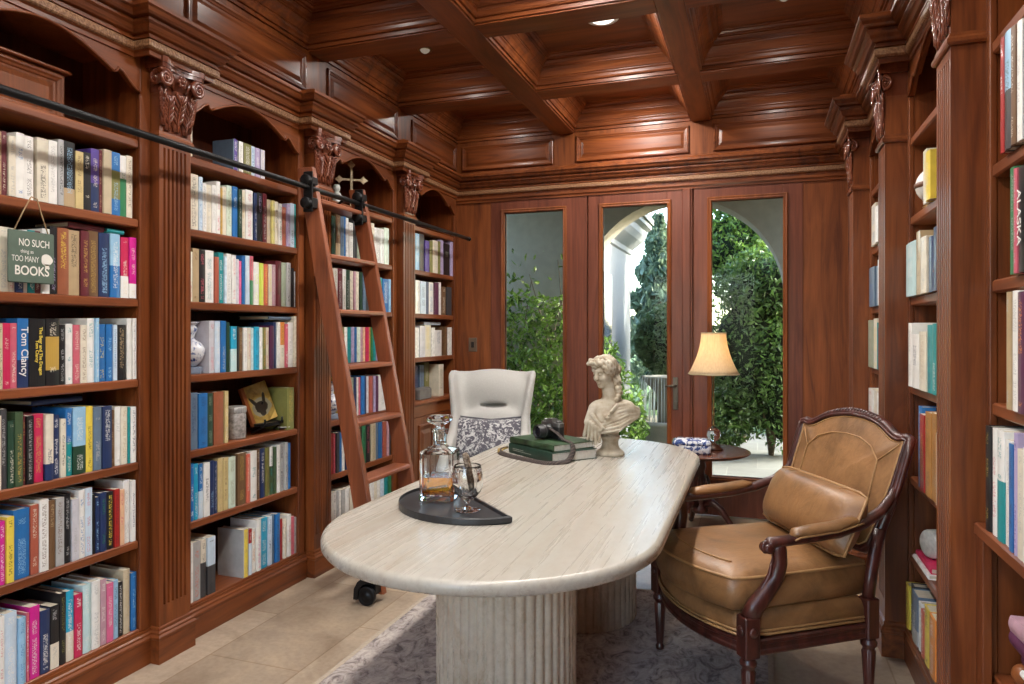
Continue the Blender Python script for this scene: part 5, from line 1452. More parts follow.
 (4.2111,4.2586,0.228,'cream','grey','-',0,'',0),
 (4.2625,4.3110,0.228,'skyblue','white','-',0,'',0),
]),
('L3',2,[
 (3.8250,3.8603,0.250,'yellow','cream','-',0,'',0),
 (3.8627,3.8926,0.249,'sage','green','-',0,'',0),
 (3.8950,3.9326,0.249,'navy','plum','-',0,'',0),
 (3.9351,3.9597,0.246,'white','grey','-',0,'',0),
 (3.9622,3.9858,0.246,'rose','white','-',0,'',0),
 (3.9883,4.0262,0.253,'blue','cyan','-',0,'',0),
 (4.0275,4.0544,0.249,'navy','white','-',0,'',0),
 (4.0569,4.0880,0.246,'lilacgrey','white','-',0,'',0),
 (4.0907,4.1434,0.244,'brick','rose','-',0,'',1),
 (4.1461,4.1703,0.242,'lilac','white','-',0,'',0),
 (4.1730,4.2042,0.240,'plum','maroon','-',0,'',0),
 (4.2069,4.3017,0.242,'white','grey','-',0,'',1),
]),
('L3',1,[
 (3.6241,3.6778,0.248,'red','crimson','-',0,'',1),
 (3.6813,3.6983,0.240,'rose','white','-',0,'',0),
 (3.7001,3.7312,0.247,'charcoal','brown','-',0,'',0),
 (3.7329,3.7627,0.240,'blue','navy','-',0,'',0),
 (3.7645,3.7965,0.230,'white','skyblue','-',0,'',0),
 (3.8037,3.8545,0.241,'navy','white','-',0,'',1),
 (3.8619,3.9141,0.252,'olive','cream','-',0,'',1),
 (3.9197,3.9578,0.276,'crimson','maroon','-',0,'',1),
 (3.9598,4.0004,0.268,'black','gold','-',0,'',1),
 (4.0024,4.0498,0.257,'green','black','-',0,'',1),
 (4.0538,4.1063,0.254,'black','rose','-',0,'',1),
 (4.1104,4.1684,0.251,'beige','olive','-',0,'',1),
 (4.1725,4.2127,0.249,'slate','navy','-',0,'',0),
 (4.2149,4.2644,0.247,'blue','navy','-',0,'',1),
 (4.2688,4.3194,0.245,'brick','plum','-',0,'',0),
 (4.3216,4.3530,0.238,'mauve','rose','-',0,'',0),
 (4.3552,4.3865,0.236,'charcoal','gold','-',0,'',0),
]),
('L3',0,[
 (3.6359,3.6615,0.265,'white','grey','-',0,'',0),
 (3.6650,3.7013,0.256,'white','plum','-',0,'',1),
 (3.7048,3.7312,0.255,'grey','black','-',0,'',0),
 (3.7347,3.7614,0.254,'white','charcoal','-',0,'',0),
 (3.7668,3.7993,0.251,'grey','white','-',0,'',0),
 (3.8030,3.8490,0.249,'white','grey','-',0,'',1),
 (3.8583,3.9439,0.247,'cream','grey','-',0,'',1),
 (3.9536,4.0166,0.243,'navy','white','-',0,'',1),
 (4.0629,4.0936,0.228,'tan','orange','-',0,'',0),
 (4.0977,4.1455,0.230,'white','rose','-',0,'',0),
 (4.1498,4.1879,0.229,'cream','blue','-',0,'',0),
 (4.1922,4.2289,0.229,'white','teal','-',0,'',0),
 (4.2332,4.2815,0.229,'paleblue','white','-',0,'',0),
 (4.2860,4.3308,0.228,'teal','green','-',0,'',0),
 (4.3353,4.3787,0.225,'green','blue','-',0,'',0),
]),
('L4',3,[
 (4.7499,4.8146,0.275,'skyblue','white','-',0,'',1),
 (4.8225,4.9079,0.283,'charcoal','brown','-',0,'',1),
 (4.9133,4.9847,0.241,'purple','lilac','-',0,'',0),
 (4.9903,5.0467,0.250,'olive','cream','-',0,'',0),
 (5.0524,5.1480,0.260,'cream','grey','-',0,'',1),
 (5.1509,5.1985,0.263,'olive','black','-',0,'',0),
 (5.1991,5.2683,0.280,'lilac','white','-',0,'',0),
 (5.2744,5.3840,0.262,'black','sage','-',0,'',1),
 (5.3904,5.4415,0.289,'lilac','white','-',0,'',0),
]),
('L4',2,[
 (4.7552,4.8302,0.253,'white','grey','-',0,'',1),
 (4.8356,4.9267,0.251,'paleblue','navy','-',0,'',1),
 (4.9324,4.9834,0.252,'navy','white','-',0,'',0),
 (4.9863,5.0794,0.253,'white','blue','-',0,'',1),
 (5.0853,5.1603,0.257,'plum','brown','-',0,'',0),
 (5.1664,5.2217,0.264,'white','red','-',0,'',0),
 (5.2248,5.3161,0.233,'brown','cream','-',0,'',1),
 (5.3257,5.4135,0.235,'charcoal','slate','-',0,'',0),
]),
('L4',1,[
 (4.7499,4.8166,0.228,'white','grey','-',0,'',0),
 (4.8247,4.9127,0.241,'lilacgrey','grey','-',0,'',1),
 (4.9183,5.0267,0.248,'cream','yellow','-',0,'',1),
 (5.0412,5.1002,0.229,'white','charcoal','-',0,'',0),
 (5.1061,5.2310,0.210,'white','slate','-',0,'',1),
 (5.2907,5.3450,0.237,'brown','rose','-',0,'',0),
 (5.3515,5.4367,0.234,'white','charcoal','-',0,'',0),
]),
('L4',0,[
 (4.7552,4.8574,0.259,'navy','teal','-',0,'',1),
 (4.8629,4.9691,0.260,'navy','slate','-',0,'',1),
 (4.9748,5.0500,0.262,'slate','navy','-',0,'',1),
 (5.0705,5.1573,0.277,'olive','cream','-',0,'',1),
 (5.1694,5.2623,0.259,'cream','olive','-',0,'',1),
]),
('R1',5,[
 (2.1128,2.1387,0.298,'red','white','-',0,'',1),
 (2.0580,2.1111,0.298,'skyblue','darkgreen','charcoal',0.5,'',1),
 (2.0233,2.0548,0.291,'brown','cream','-',0,'',1),
 (1.9838,2.0202,0.289,'white','grey','-',0,'',1),
 (1.9518,1.9824,0.277,'slate','blue','-',0,'',1),
 (1.9140,1.9489,0.267,'navy','white','-',0,'',1),
 (1.8933,1.9140,0.239,'brown','grey','-',0,'',0),
 (1.8694,1.8928,0.216,'teal','black','-',0,'',0),
 (1.8392,1.8689,0.223,'navy','cream','-',0,'',0),
 (1.8210,1.8387,0.247,'grey','cream','-',0,'',0),
 (1.7961,1.8205,0.215,'navy','black','-',0,'',0),
 (1.7676,1.7956,0.224,'navy','black','-',0,'',0),
 (1.7414,1.7671,0.226,'navy','grey','-',0,'',0),
 (1.7096,1.7409,0.234,'white','black','-',0,'',0),
 (1.6742,1.7091,0.226,'navy','cream','-',0,'',0),
 (1.6418,1.6737,0.243,'white','cream','-',0,'',0),
]),
('R1',4,[
 (2.0389,2.0710,0.266,'green','grey','-',0,'',1),
 (2.0156,2.0373,0.257,'rose','grey','-',0,'',1),
 (1.9547,2.0125,0.253,'black','white','-',0,'ALASKA',1),
 (1.9140,1.9518,0.250,'charcoal','white','-',0,'',1),
 (1.8901,1.9140,0.224,'teal','cream','-',0,'',0),
 (1.8713,1.8896,0.231,'slate','grey','-',0,'',0),
 (1.8430,1.8708,0.243,'white','black','-',0,'',0),
 (1.8089,1.8425,0.238,'cream','black','-',0,'',0),
 (1.7909,1.8084,0.236,'grey','cream','-',0,'',0),
 (1.7650,1.7904,0.229,'cream','grey','-',0,'',0),
 (1.7328,1.7645,0.243,'slate','cream','-',0,'',0),
 (1.7072,1.7323,0.233,'slate','cream','-',0,'',0),
 (1.6834,1.7067,0.215,'brown','grey','-',0,'',0),
 (1.6498,1.6829,0.241,'brown','black','-',0,'',0),
 (1.6206,1.6493,0.232,'brown','black','-',0,'',0),
]),
('R1',3,[
 (2.0580,2.0875,0.295,'tan','grey','-',0,'',1),
 (2.0049,2.0532,0.296,'white','grey','-',0,'',1),
 (1.9489,1.9988,0.290,'plum','orange','-',0,'',1),
 (1.9140,1.9461,0.290,'navy','white','-',0,'',1),
 (1.8794,1.9140,0.253,'slate','cream','-',0,'',0),
 (1.8571,1.8789,0.253,'slate','black','-',0,'',0),
 (1.8357,1.8566,0.253,'grey','cream','-',0,'',0),
 (1.8137,1.8352,0.254,'slate','grey','-',0,'',0),
 (1.7791,1.8132,0.222,'brown','black','-',0,'',0),
 (1.7591,1.7786,0.241,'cream','black','-',0,'',0),
 (1.7362,1.7586,0.241,'white','cream','-',0,'',0),
 (1.7077,1.7357,0.232,'tan','cream','-',0,'',0),
 (1.6736,1.7072,0.253,'cream','grey','-',0,'',0),
 (1.6398,1.6731,0.224,'cream','cream','-',0,'',0),
]),
('R1',2,[
 (2.1789,2.2202,0.281,'black','gold','-',0,'',1),
 (2.1296,2.1749,0.280,'white','rose','-',0,'',1),
 (2.0718,2.1277,0.281,'white','teal','teal',0.55,'',1),
 (2.0225,2.0682,0.265,'white','grey','-',0,'',1),
 (1.9939,2.0208,0.262,'blue','navy','-',0,'',1),
 (1.9628,1.9872,0.292,'lilac','purple','-',0,'',1),
 (1.9236,1.9612,0.258,'cream','grey','-',0,'',1),
 (1.8965,1.9221,0.266,'white','navy','-',0,'',1),
 (1.8573,1.8935,0.279,'cream','blue','-',0,'',1),
 (1.8348,1.8573,0.225,'teal','black','-',0,'',0),
 (1.8108,1.8343,0.252,'grey','black','-',0,'',0),
 (1.7822,1.8103,0.215,'tan','black','-',0,'',0),
 (1.7611,1.7817,0.224,'teal','grey','-',0,'',0),
 (1.7315,1.7606,0.252,'cream','cream','-',0,'',0),
 (1.6997,1.7310,0.228,'teal','black','-',0,'',0),
 (1.6710,1.6992,0.218,'tan','cream','-',0,'',0),
 (1.6524,1.6705,0.246,'teal','cream','-',0,'',0),
 (1.6271,1.6519,0.219,'teal','cream','-',0,'',0),
 (1.6055,1.6266,0.241,'grey','grey','-',0,'',0),
 (1.5734,1.6050,0.221,'cream','grey','-',0,'',0),
]),
('R2',5,[
 (2.9934,3.0560,0.203,'cream','yellow','-',0,'',1),
 (2.9128,2.9891,0.180,'yellow','cream','-',0,'',1),
]),
('R2',4,[
 (3.1598,3.3515,0.220,'aqua','white','-',0,'',1),
 (3.0810,3.1508,0.247,'tan','brown','-',0,'',1),
 (2.9707,3.0725,0.213,'cream','grey','-',0,'',1),
 (2.8834,2.9629,0.202,'navy','slate','-',0,'',1),
 (2.8052,2.8761,0.226,'navy','black','-',0,'',1),
 (2.7868,2.8052,0.223,'white','grey','-',0,'',0),
 (2.7577,2.7863,0.247,'white','cream','-',0,'',0),
 (2.7318,2.7572,0.222,'white','black','-',0,'',0),
 (2.7088,2.7313,0.233,'grey','cream','-',0,'',0),
 (2.6754,2.7083,0.227,'brown','black','-',0,'',0),
 (2.6457,2.6749,0.234,'grey','cream','-',0,'',0),
 (2.6107,2.6452,0.227,'cream','cream','-',0,'',0),
 (2.5902,2.6102,0.220,'slate','grey','-',0,'',0),
 (2.5567,2.5897,0.230,'cream','cream','-',0,'',0),
 (2.5346,2.5562,0.242,'teal','grey','-',0,'',0),
]),
('R2',3,[
 (3.2389,3.3132,0.261,'white','grey','-',0,'',1),
 (3.1101,3.2338,0.216,'white','navy','-',0,'',1),
 (2.9830,3.1053,0.226,'cream','tan','-',0,'',1),
 (2.8948,2.9743,0.250,'teal','navy','-',0,'',1),
 (2.8235,2.8907,0.254,'teal','white','-',0,'',1),
 (2.8058,2.8235,0.227,'grey','grey','-',0,'',0),
 (2.7717,2.8053,0.254,'navy','black','-',0,'',0),
 (2.7490,2.7712,0.236,'grey','grey','-',0,'',0),
 (2.7177,2.7485,0.226,'brown','cream','-',0,'',0),
 (2.6877,2.7172,0.234,'cream','cream','-',0,'',0),
 (2.6579,2.6872,0.255,'cream','black','-',0,'',0),
 (2.6333,2.6574,0.242,'grey','cream','-',0,'',0),
 (2.6070,2.6328,0.219,'slate','cream','-',0,'',0),
 (2.5797,2.6065,0.245,'cream','cream','-',0,'',0),
 (2.5606,2.5792,0.218,'navy','black','-',0,'',0),
 (2.5290,2.5601,0.242,'brown','grey','-',0,'',0),
]),
('R2',2,[
 (3.0865,3.1485,0.316,'blue','skyblue','-',0,'',1),
 (3.0093,3.0819,0.293,'red','gold','-',0,'',1),
 (2.9111,3.0049,0.310,'saddle','brown','-',0,'',1),
 (2.8235,2.9070,0.316,'saddle','brown','-',0,'',1),
 (2.7989,2.8235,0.254,'white','black','-',0,'',0),
 (2.7708,2.7984,0.221,'white','black','-',0,'',0),
 (2.7380,2.7703,0.254,'teal','cream','-',0,'',0),
 (2.7041,2.7375,0.246,'brown','black','-',0,'',0),
 (2.6791,2.7036,0.227,'white','grey','-',0,'',0),
 (2.6605,2.6786,0.227,'tan','grey','-',0,'',0),
 (2.6366,2.6600,0.238,'slate','black','-',0,'',0),
 (2.6185,2.6361,0.236,'navy','black','-',0,'',0),
 (2.5904,2.6180,0.219,'grey','cream','-',0,'',0),
 (2.5618,2.5899,0.253,'white','grey','-',0,'',0),
 (2.5422,2.5613,0.253,'grey','cream','-',0,'',0),
]),
('R2',0,[
 (3.2892,3.3515,0.181,'yellow','black','-',0,'',1),
 (3.2294,3.2800,0.201,'charcoal','white','-',0,'',1),
 (3.1183,3.2236,0.196,'slate','white','grey',0.3,'',1),
 (3.0741,3.1130,0.187,'white','grey','-',0,'',0),
 (3.0122,3.0665,0.174,'coral','white','-',0,'',1),
 (2.9245,3.0074,0.213,'yellow','black','-',0,'',1),
 (2.8273,2.9157,0.216,'orange','white','-',0,'',1),
 (2.7925,2.8273,0.224,'tan','cream','-',0,'',0),
 (2.7700,2.7920,0.229,'tan','cream','-',0,'',0),
 (2.7462,2.7695,0.246,'brown','cream','-',0,'',0),
 (2.7177,2.7457,0.244,'grey','grey','-',0,'',0),
 (2.6982,2.7172,0.247,'tan','grey','-',0,'',0),
 (2.6794,2.6977,0.252,'teal','grey','-',0,'',0),
 (2.6472,2.6789,0.228,'brown','grey','-',0,'',0),
 (2.6228,2.6467,0.249,'brown','grey','-',0,'',0),
 (2.5940,2.6223,0.242,'brown','cream','-',0,'',0),
 (2.5749,2.5935,0.254,'white','black','-',0,'',0),
 (2.5428,2.5744,0.220,'white','cream','-',0,'',0),
]),
('R3',5,[
 (4.1748,4.3220,0.223,'cream','blue','-',0,'',1),
 (4.0600,4.1630,0.190,'white','yellow','-',0,'',0),
 (4.0330,4.0600,0.224,'brown','black','-',0,'',0),
 (4.0001,4.0325,0.249,'navy','cream','-',0,'',0),
 (3.9732,3.9996,0.227,'white','grey','-',0,'',0),
 (3.9510,3.9727,0.218,'teal','black','-',0,'',0),
 (3.9181,3.9505,0.255,'white','grey','-',0,'',0),
 (3.8868,3.9176,0.246,'white','cream','-',0,'',0),
 (3.8639,3.8863,0.242,'grey','black','-',0,'',0),
 (3.8299,3.8634,0.230,'slate','cream','-',0,'',0),
 (3.8105,3.8294,0.237,'tan','grey','-',0,'',0),
 (3.7889,3.8100,0.250,'teal','cream','-',0,'',0),
]),
('R3',4,[
 (4.1986,4.3866,0.215,'slate','blue','-',0,'',1),
 (4.0824,4.1867,0.210,'slate','navy','-',0,'',0),
 (4.0587,4.0824,0.236,'white','grey','-',0,'',0),
 (4.0393,4.0582,0.216,'navy','grey','-',0,'',0),
 (4.0192,4.0388,0.250,'slate','grey','-',0,'',0),
 (3.9849,4.0187,0.228,'brown','black','-',0,'',0),
 (3.9590,3.9844,0.252,'navy','cream','-',0,'',0),
 (3.9279,3.9585,0.218,'teal','black','-',0,'',0),
 (3.9007,3.9274,0.236,'cream','black','-',0,'',0),
 (3.8779,3.9002,0.231,'grey','cream','-',0,'',0),
 (3.8525,3.8774,0.230,'teal','cream','-',0,'',0),
 (3.8283,3.8520,0.225,'white','black','-',0,'',0),
 (3.8095,3.8278,0.246,'brown','cream','-',0,'',0),
 (3.7895,3.8090,0.233,'brown','grey','-',0,'',0),
]),
('R3',3,[
 (4.2471,4.4263,0.261,'sage','grey','-',0,'',1),
 (4.1051,4.2348,0.267,'cream','yellow','-',0,'',1),
 (4.0752,4.1051,0.245,'teal','cream','-',0,'',0),
 (4.0424,4.0747,0.218,'navy','cream','-',0,'',0),
 (4.0197,4.0419,0.226,'teal','cream','-',0,'',0),
 (3.9993,4.0192,0.250,'navy','cream','-',0,'',0),
 (3.9641,3.9988,0.240,'grey','cream','-',0,'',0),
 (3.9396,3.9636,0.247,'cream','grey','-',0,'',0),
 (3.9082,3.9391,0.221,'navy','cream','-',0,'',0),
 (3.8783,3.9077,0.224,'white','grey','-',0,'',0),
 (3.8534,3.8778,0.219,'tan','cream','-',0,'',0),
 (3.8254,3.8529,0.252,'teal','cream','-',0,'',0),
]),
('R3',2,[
 (4.2615,4.4295,0.223,'white','rose','-',0,'',1),
 (4.1281,4.2500,0.226,'cream','white','-',0,'',1),
 (4.1023,4.1281,0.216,'slate','grey','-',0,'',0),
 (4.0732,4.1018,0.221,'white','grey','-',0,'',0),
 (4.0516,4.0727,0.250,'grey','cream','-',0,'',0),
 (4.0200,4.0511,0.255,'brown','cream','-',0,'',0),
 (3.9919,4.0195,0.227,'cream','cream','-',0,'',0),
 (3.9626,3.9914,0.219,'white','black','-',0,'',0),
 (3.9277,3.9621,0.219,'slate','cream','-',0,'',0),
 (3.9026,3.9272,0.217,'white','black','-',0,'',0),
 (3.8730,3.9021,0.217,'teal','black','-',0,'',0),
 (3.8378,3.8725,0.247,'slate','cream','-',0,'',0),
]),
]
# ------------------------------------------------------------------ books
BC = dict(tan=(.45,.33,.19), black=(.012,.012,.014), maroon=(.13,.02,.03), cream=(.72,.66,.54), white=(.80,.79,.76), grey=(.42,.42,.42), skyblue=(.30,.52,.72), yellow=(.78,.60,.08), brown=(.16,.085,.04),
 purple=(.10,.06,.30), navy=(.018,.035,.11), beige=(.55,.46,.32), blue=(.02,.15,.42), olive=(.20,.20,.06), green=(.03,.19,.08), lilac=(.42,.35,.55), orange=(.70,.25,.05), gold=(.50,.34,.08), crimson=(.55,.02,.09),
 magenta=(.62,.015,.27), rose=(.58,.12,.17), teal=(.01,.26,.28), paleblue=(.56,.68,.80), charcoal=(.05,.05,.055), darkgreen=(.018,.055,.032), red=(.36,.022,.02), slate=(.12,.18,.26), brick=(.40,.10,.06),
 lilacgrey=(.58,.57,.62), peach=(.75,.45,.28), cyan=(.02,.36,.58), coral=(.60,.13,.08), aqua=(.52,.72,.74), mauve=(.50,.30,.36), pink=(.70,.14,.30), ochre=(.48,.30,.06), mint=(.60,.70,.58), lime=(.55,.65,.08),
 sage=(.33,.38,.28), plum=(.10,.025,.07), fern=(.055,.095,.045), straw=(.60,.47,.22), rust=(.30,.095,.045), saddle=(.42,.20,.055), lemon=(.68,.60,.22))
CW = dict(skyblue='sky blue', darkgreen='dark green', paleblue='pale blue', lilacgrey='lilac grey', navy='navy blue')
_bm = {}
def book_mat(c, ink, c2, sp, clean=False):
    k = (c, ink, c2, sp, clean)
    if k in _bm: return _bm[k]
    t = NT('book_jacket_'+c); o = t.objc(); g = t.gen(); seed = (hash(c+ink) % 97) if False else sum(map(ord, c+ink+c2)) % 97
    gx = t.n('ShaderNodeSeparateXYZ'); t.l(g, gx.inputs[0]); ox = t.n('ShaderNodeSeparateXYZ'); t.l(o, ox.inputs[0])
    oi = t.n('ShaderNodeObjectInfo'); rnd = t.math('MULTIPLY', oi.outputs['Random'], 50)
    v = t.n('ShaderNodeCombineXYZ'); t.l(t.math('MULTIPLY', ox.outputs[0], 190), v.inputs[0]); t.l(t.math('MULTIPLY', ox.outputs[2], 300), v.inputs[2]); t.l(rnd, v.inputs[1])
    let = t.noise(v.outputs[0], 1, 1, .5)
    v2 = t.n('ShaderNodeCombineXYZ'); t.l(t.math('MULTIPLY', ox.outputs[2], 15), v2.inputs[2]); t.l(t.math('ADD', rnd, 9.0), v2.inputs[0])
    zone = t.noise(v2.outputs[0], 1, 0, .5)
    m = t.math('MULTIPLY', t.math('GREATER_THAN', let, .52), t.math('GREATER_THAN', zone, .45))
    m = t.math('MULTIPLY', m, t.math('LESS_THAN', t.math('ABSOLUTE', t.math('SUBTRACT', gx.outputs[0], .5)), .24))
    m = t.math('MULTIPLY', m, t.math('LESS_THAN', ox.outputs[1], .0035))
    m = t.math('MULTIPLY', m, t.math('LESS_THAN', t.math('ABSOLUTE', t.math('SUBTRACT', gx.outputs[2], .5)), .44))
    col = (*BC[c], 1); soft = t.noise(o, 22, 2)
    base = t.mix(.5, col, t.ramp(soft, [(.3, (.75,.75,.75)), (.7, (1.1,1.1,1.1))]), 'MULTIPLY')
    if c2 != '-':
        if c2 in ('orange','olive') or (c, c2) == ('black','ochre'):   # a picture band in the middle
            e = t.math('LESS_THAN', t.math('ABSOLUTE', t.math('SUBTRACT', gx.outputs[2], .48)), sp*.5)
        elif (c, c2) in (('grey','yellow'), ('slate','purple')):   # plain boards, coloured spine
            e = t.math('LESS_THAN', ox.outputs[1], .002)
        else:
            e = t.math('LESS_THAN', gx.outputs[2], sp)
        base = t.mix(e, base, (*BC[c2], 1))
    if not clean: base = t.mix(t.math('MULTIPLY', m, .58), base, (*BC[ink], 1))
    t.bsdf(Base_Color=base, Roughness=.38, Coat_Weight=.15)
    _bm[k] = t.m; return t.m
def paper():
    t = NT('book_pages'); o = t.objc(); n = t.noise(t.mapv(o, (900,3,3)), 1, 1)
    t.bsdf(Base_Color=t.ramp(n, [(.3, (.50,.44,.33)), (.7, (.68,.62,.50))]), Roughness=.9); return t.m
PAGES = paper()
def book_parts(w, d, h, hard):
    """cover (boards and spine) and page block; spine at y = 0, width along x, standing on z = 0"""
    t = min(.0028 if hard else .0012, w*.2); r = min(.004, w*.18) if hard else .0012
    n = 7 if hard else 3; arc = [(w*i/(n-1), -r*math.sin(PI*i/(n-1))) for i in range(n)]
    out = [(0,d)] + [(x, y+r) for x, y in arc] + [(w,d),(w-t,d),(w-t,r+t+.001),(t,r+t+.001),(t,d)]
    c = MB().prism(out, lambda x, y: (x, y, 0), lambda x, y: (x, y, h))
    o = .003 if hard else .0005
    p = MB().box(t+.0001, w-t-.0001, r+t+.0012, d-(.004 if hard else .0003), o, h-o)
    return c, p
ORD = 'first second third fourth fifth sixth seventh eighth ninth tenth eleventh twelfth thirteenth fourteenth fifteenth sixteenth seventeenth eighteenth nineteenth twentieth twenty-first twenty-second twenty-third twenty-fourth twenty-fifth'.split()
BAY = {'L1': 'bookcase with hanging sign', 'L2': 'bookcase just before the ladder', 'L3': 'bookcase behind the ladder', 'L4': 'cabinet bookcase behind white chair', 'R1': 'bookcase at right edge', 'R2': 'bookcase behind tan armchair', 'R3': 'bookcase beyond tan armchair'}
TOPROW = {'L1': 5, 'L2': 6, 'L3': 5, 'L4': 3, 'R1': 5, 'R2': 5, 'R3': 5}
SHZ = {'L1': SHELF_L, 'L2': SHELF_L, 'L3': SHELF_L, 'L4': [.872,1.202,1.537,1.869,2.200], 'R1': SHELF_R1, 'R2': SHELF_R2, 'R3': SHELF_L}
def spine_text(o, text, w, h, ink):
    lines = text.count('\n')+1; n = max(len(x) for x in text.split('\n'))
    s_ = min(w*.72/(lines*.80), h*(.50 if text == 'ALASKA' else .86)/(n*.56))
    t = text_mesh(text, s_, plain('spine_ink_'+ink, BC[ink], .5, var=.02), o, Matrix(((0,1,0,w/2),(0,0,-1,-.0043),(-1,0,0,h*.52),(0,0,0,1))), .0004)
    t.name = 'spine_title'; return t
rest_c = {}; rest_p = MB(); rnd = random.Random(3)
def add_book(bay, k, y0, y1, h, c, ink, c2, sp, text, own, idx, n):
    side = bay[0]; w = y1-y0-.0006; d = min(.295, max(.13, h*rnd.uniform(.62,.74))); hard = w > .021 and rnd.random() < .7
    setb = rnd.uniform(-.002, .008) + (.0 if hard else .002)
    if bay == 'L4' and k == 0 and idx < 4: setb += .078; d = .20
    if (bay, k) == ('R1', 2): setb -= .012
    z = SHZ[bay][k]+.0006
    if side == 'L': loc = (-2.437-setb, y0, z); rz = PI/2
    else: loc = (.590+setb, y1, z); rz = -PI/2
    cm, pm_ = book_parts(w, d, h, hard)
    if own:
        o = cm.obj('book', book_mat(c, ink, c2, sp, bool(text)), None, loc=loc, rot=(0,0,rz))
        pm_.obj('page_block', PAGES, o)
        row = TOPROW[bay]-k
        kind = 'book' if not hard else 'hardback'
        two = '' if c2 == '-' or c2 == c else ' and '+CW.get(c2, c2)
        thick = 'thick ' if w > .038 else ('thin ' if w < .016 else '')
        tall = 'tall ' if h > .255 else ('short ' if h < .218 else '')
        lab = '%s%s%s%s %s, %s from left, %s book row down, %s' % (tall, thick, CW.get(c, c), two, kind, ORD[idx], ORD[row], BAY[bay])
        ws = lab.split()
        if len(ws) > 16 and tall: lab = lab[len(tall):]
        if len(lab.split()) > 16 and thick: lab = lab.replace(thick, '', 1)
        if len(lab.split()) > 16: lab = lab.replace(' book row down', ' row down')
        tag(o, lab, 'book', 'books on the %s row of the %s' % (ORD[row], BAY[bay]))
        if text:
            if text.startswith('TOM'): tt = 'Tom Clancy'
            elif text.startswith('THE'): tt = 'The Bear and The Dragon\nTom Clancy'
            else: tt = text
            spine_text(o, tt, w, h, ink)
    else:
        M = Matrix.Translation(loc) @ Matrix.Rotation(rz, 4, 'Z')
        cm.xf(M); pm_.xf(M); key = c
        b = rest_c.setdefault(key, MB()); b.add(cm.v, cm.f); rest_p.add(pm_.v, pm_.f)
for bay, k, L in BOOKS:
    for i, e in enumerate(L):
        y0, y1, h, c, ink, c2, sp, text, own = e
        add_book(bay, k, y0, y1, h, c, ink, c2, sp, text, own, i, len(L))
for k, z0 in enumerate(SHELF_L[:6]):
    yq = 1.448
    first = [L[0][0] for b_, kk, L in BOOKS if b_ == 'L1' and kk == k][0]
    while yq < first-.022:
        w_ = min(rnd.uniform(.016,.036), first-.0008-yq)
        add_book('L1', k, yq, yq+w_, rnd.uniform(.20,.25), rnd.choice(['white','cream','navy','grey','tan','maroon','skyblue','black','rose']), 'grey', '-', 0, '', 0, 0, 1); yq += w_+.0006
# the smallest ones, deep behind the ladder and the chair, as one mass
if rest_c:
    keys = sorted(rest_c); m = MB(); mats = []
    for q, c in enumerate(keys):
        m.add(rest_c[c].v, rest_c[c].f, False, q); mats.append(plain('small_jacket_'+c, BC[c], .4, var=.2, scale=60))
    m.add(rest_p.v, rest_p.f, False, len(keys)); mats.append(PAGES)
    o = m.obj('shelved_book_mass', mats); tag(o, 'remaining books past the edges of view and deep behind ladder, chair and columns', 'books', kind='stuff')
# ------------------------------------------------------------------ books lying flat, mug and globe
Z5 = SHELF_L[4]+.262
G1 = 'books lying flat on the second row of the sign bookcase'
lying('maroon book lying flat on upright books, just past the green sign', (-2.57,2.035,Z5), PI/2, .155, .19, .022, 'maroon', G1)
lying('white and teal book lying flat on upright books, sign bookcase', (-2.565,2.185-.03,Z5+.0), PI/2, .080, .20, .018, 'teal', G1)
lying('dark navy book lying across the top of upright books, row with yellow spine', (-2.59,1.93,SHELF_L[2]+.272), PI/2, .20, .19, .018, 'navy', None)
lying('slate book lying on top of books, bookcase just before the ladder', (-2.56,3.19,SHELF_L[3]+.262), PI/2, .19, .20, .020, 'slate', None)
lying('pale blue book lying across upright books behind the white chair', (-2.575,5.12,SHELF_L[3]+.252), PI/2, .30, .20, .024, 'paleblue', None)
st_cols = [('orange','orange'),('charcoal','charcoal'),('green','green'),('white','white and green'),('plum','dark plum'),('olive','olive'),('plum','purple'),('mauve','dusty pink')]
z = SHELF_R1[1]+.0005
places = ['bottom of the pile','second up','third up','fourth up','fifth up','sixth up','seventh up','top of the pile']
for i, (c, w_) in enumerate(st_cols[1:]):
    h_ = (.022,.030,.020,.034,.026,.034,.040)[i]
    lying('%s book in the flat pile, lower right shelf, %s' % (w_, places[i] if i < 6 else 'top of the pile'), (.768-.008*i+.012*math.sin(i*2.1), 2.02+.014*math.cos(i*1.7), z), -PI/2+.06*math.sin(i*1.3), .235, .21, h_, c, 'flat pile of books on the lower shelf at right'); z += h_+.0008
orb = MB().ball((0,0,.0308), (.030,.030,.030), 24, 16).obj('orange_ball', plain('orange_lacquer', (.26,.08,.022), .4, var=.2), None, loc=(.665,2.19,SHELF_R1[1]+.0005)); tag(orb, 'orange round ornament beside the flat pile of books', 'ornament')
mg = thing('mug', 'white mug on its side above the red book, shelf behind armchair', 'mug', (.680,3.17,SHELF_R2[1]+.099), math.radians(22))
MG = plain('mug_glaze', (.62,.60,.56), .3, var=.2, scale=40)
mm = MB().lathe([(.0,0),(.050,0),(.054,.004),(.056,.012),(.056,.115),(.054,.118),(.051,.115),(.051,.012),(0,.010)], n=36); mm.xf(Matrix.Translation((-.05,0,0)) @ Matrix.Rotation(PI/2, 4, 'Y')); mm.obj('cup', MG, mg)
hb = MB().tube([(.00,-.054,.0),(.00,-.082,.0),(.03,-.088,.0),(.045,-.075,.0),(.045,-.054,.0)], [.007]*5, 8); hb.obj('handle', MG, mg)
G3 = 'books lying under the mug'
lying('white book lying at the bottom under the red book and mug', (.705,3.15,SHELF_R2[1]+.0005), -PI/2, .27, .20, .018, 'white', G3)
lying('red book lying under the white mug, shelf behind the armchair', (.710,3.15,SHELF_R2[1]+.019), -PI/2, .25, .19, .022, 'crimson', G3)
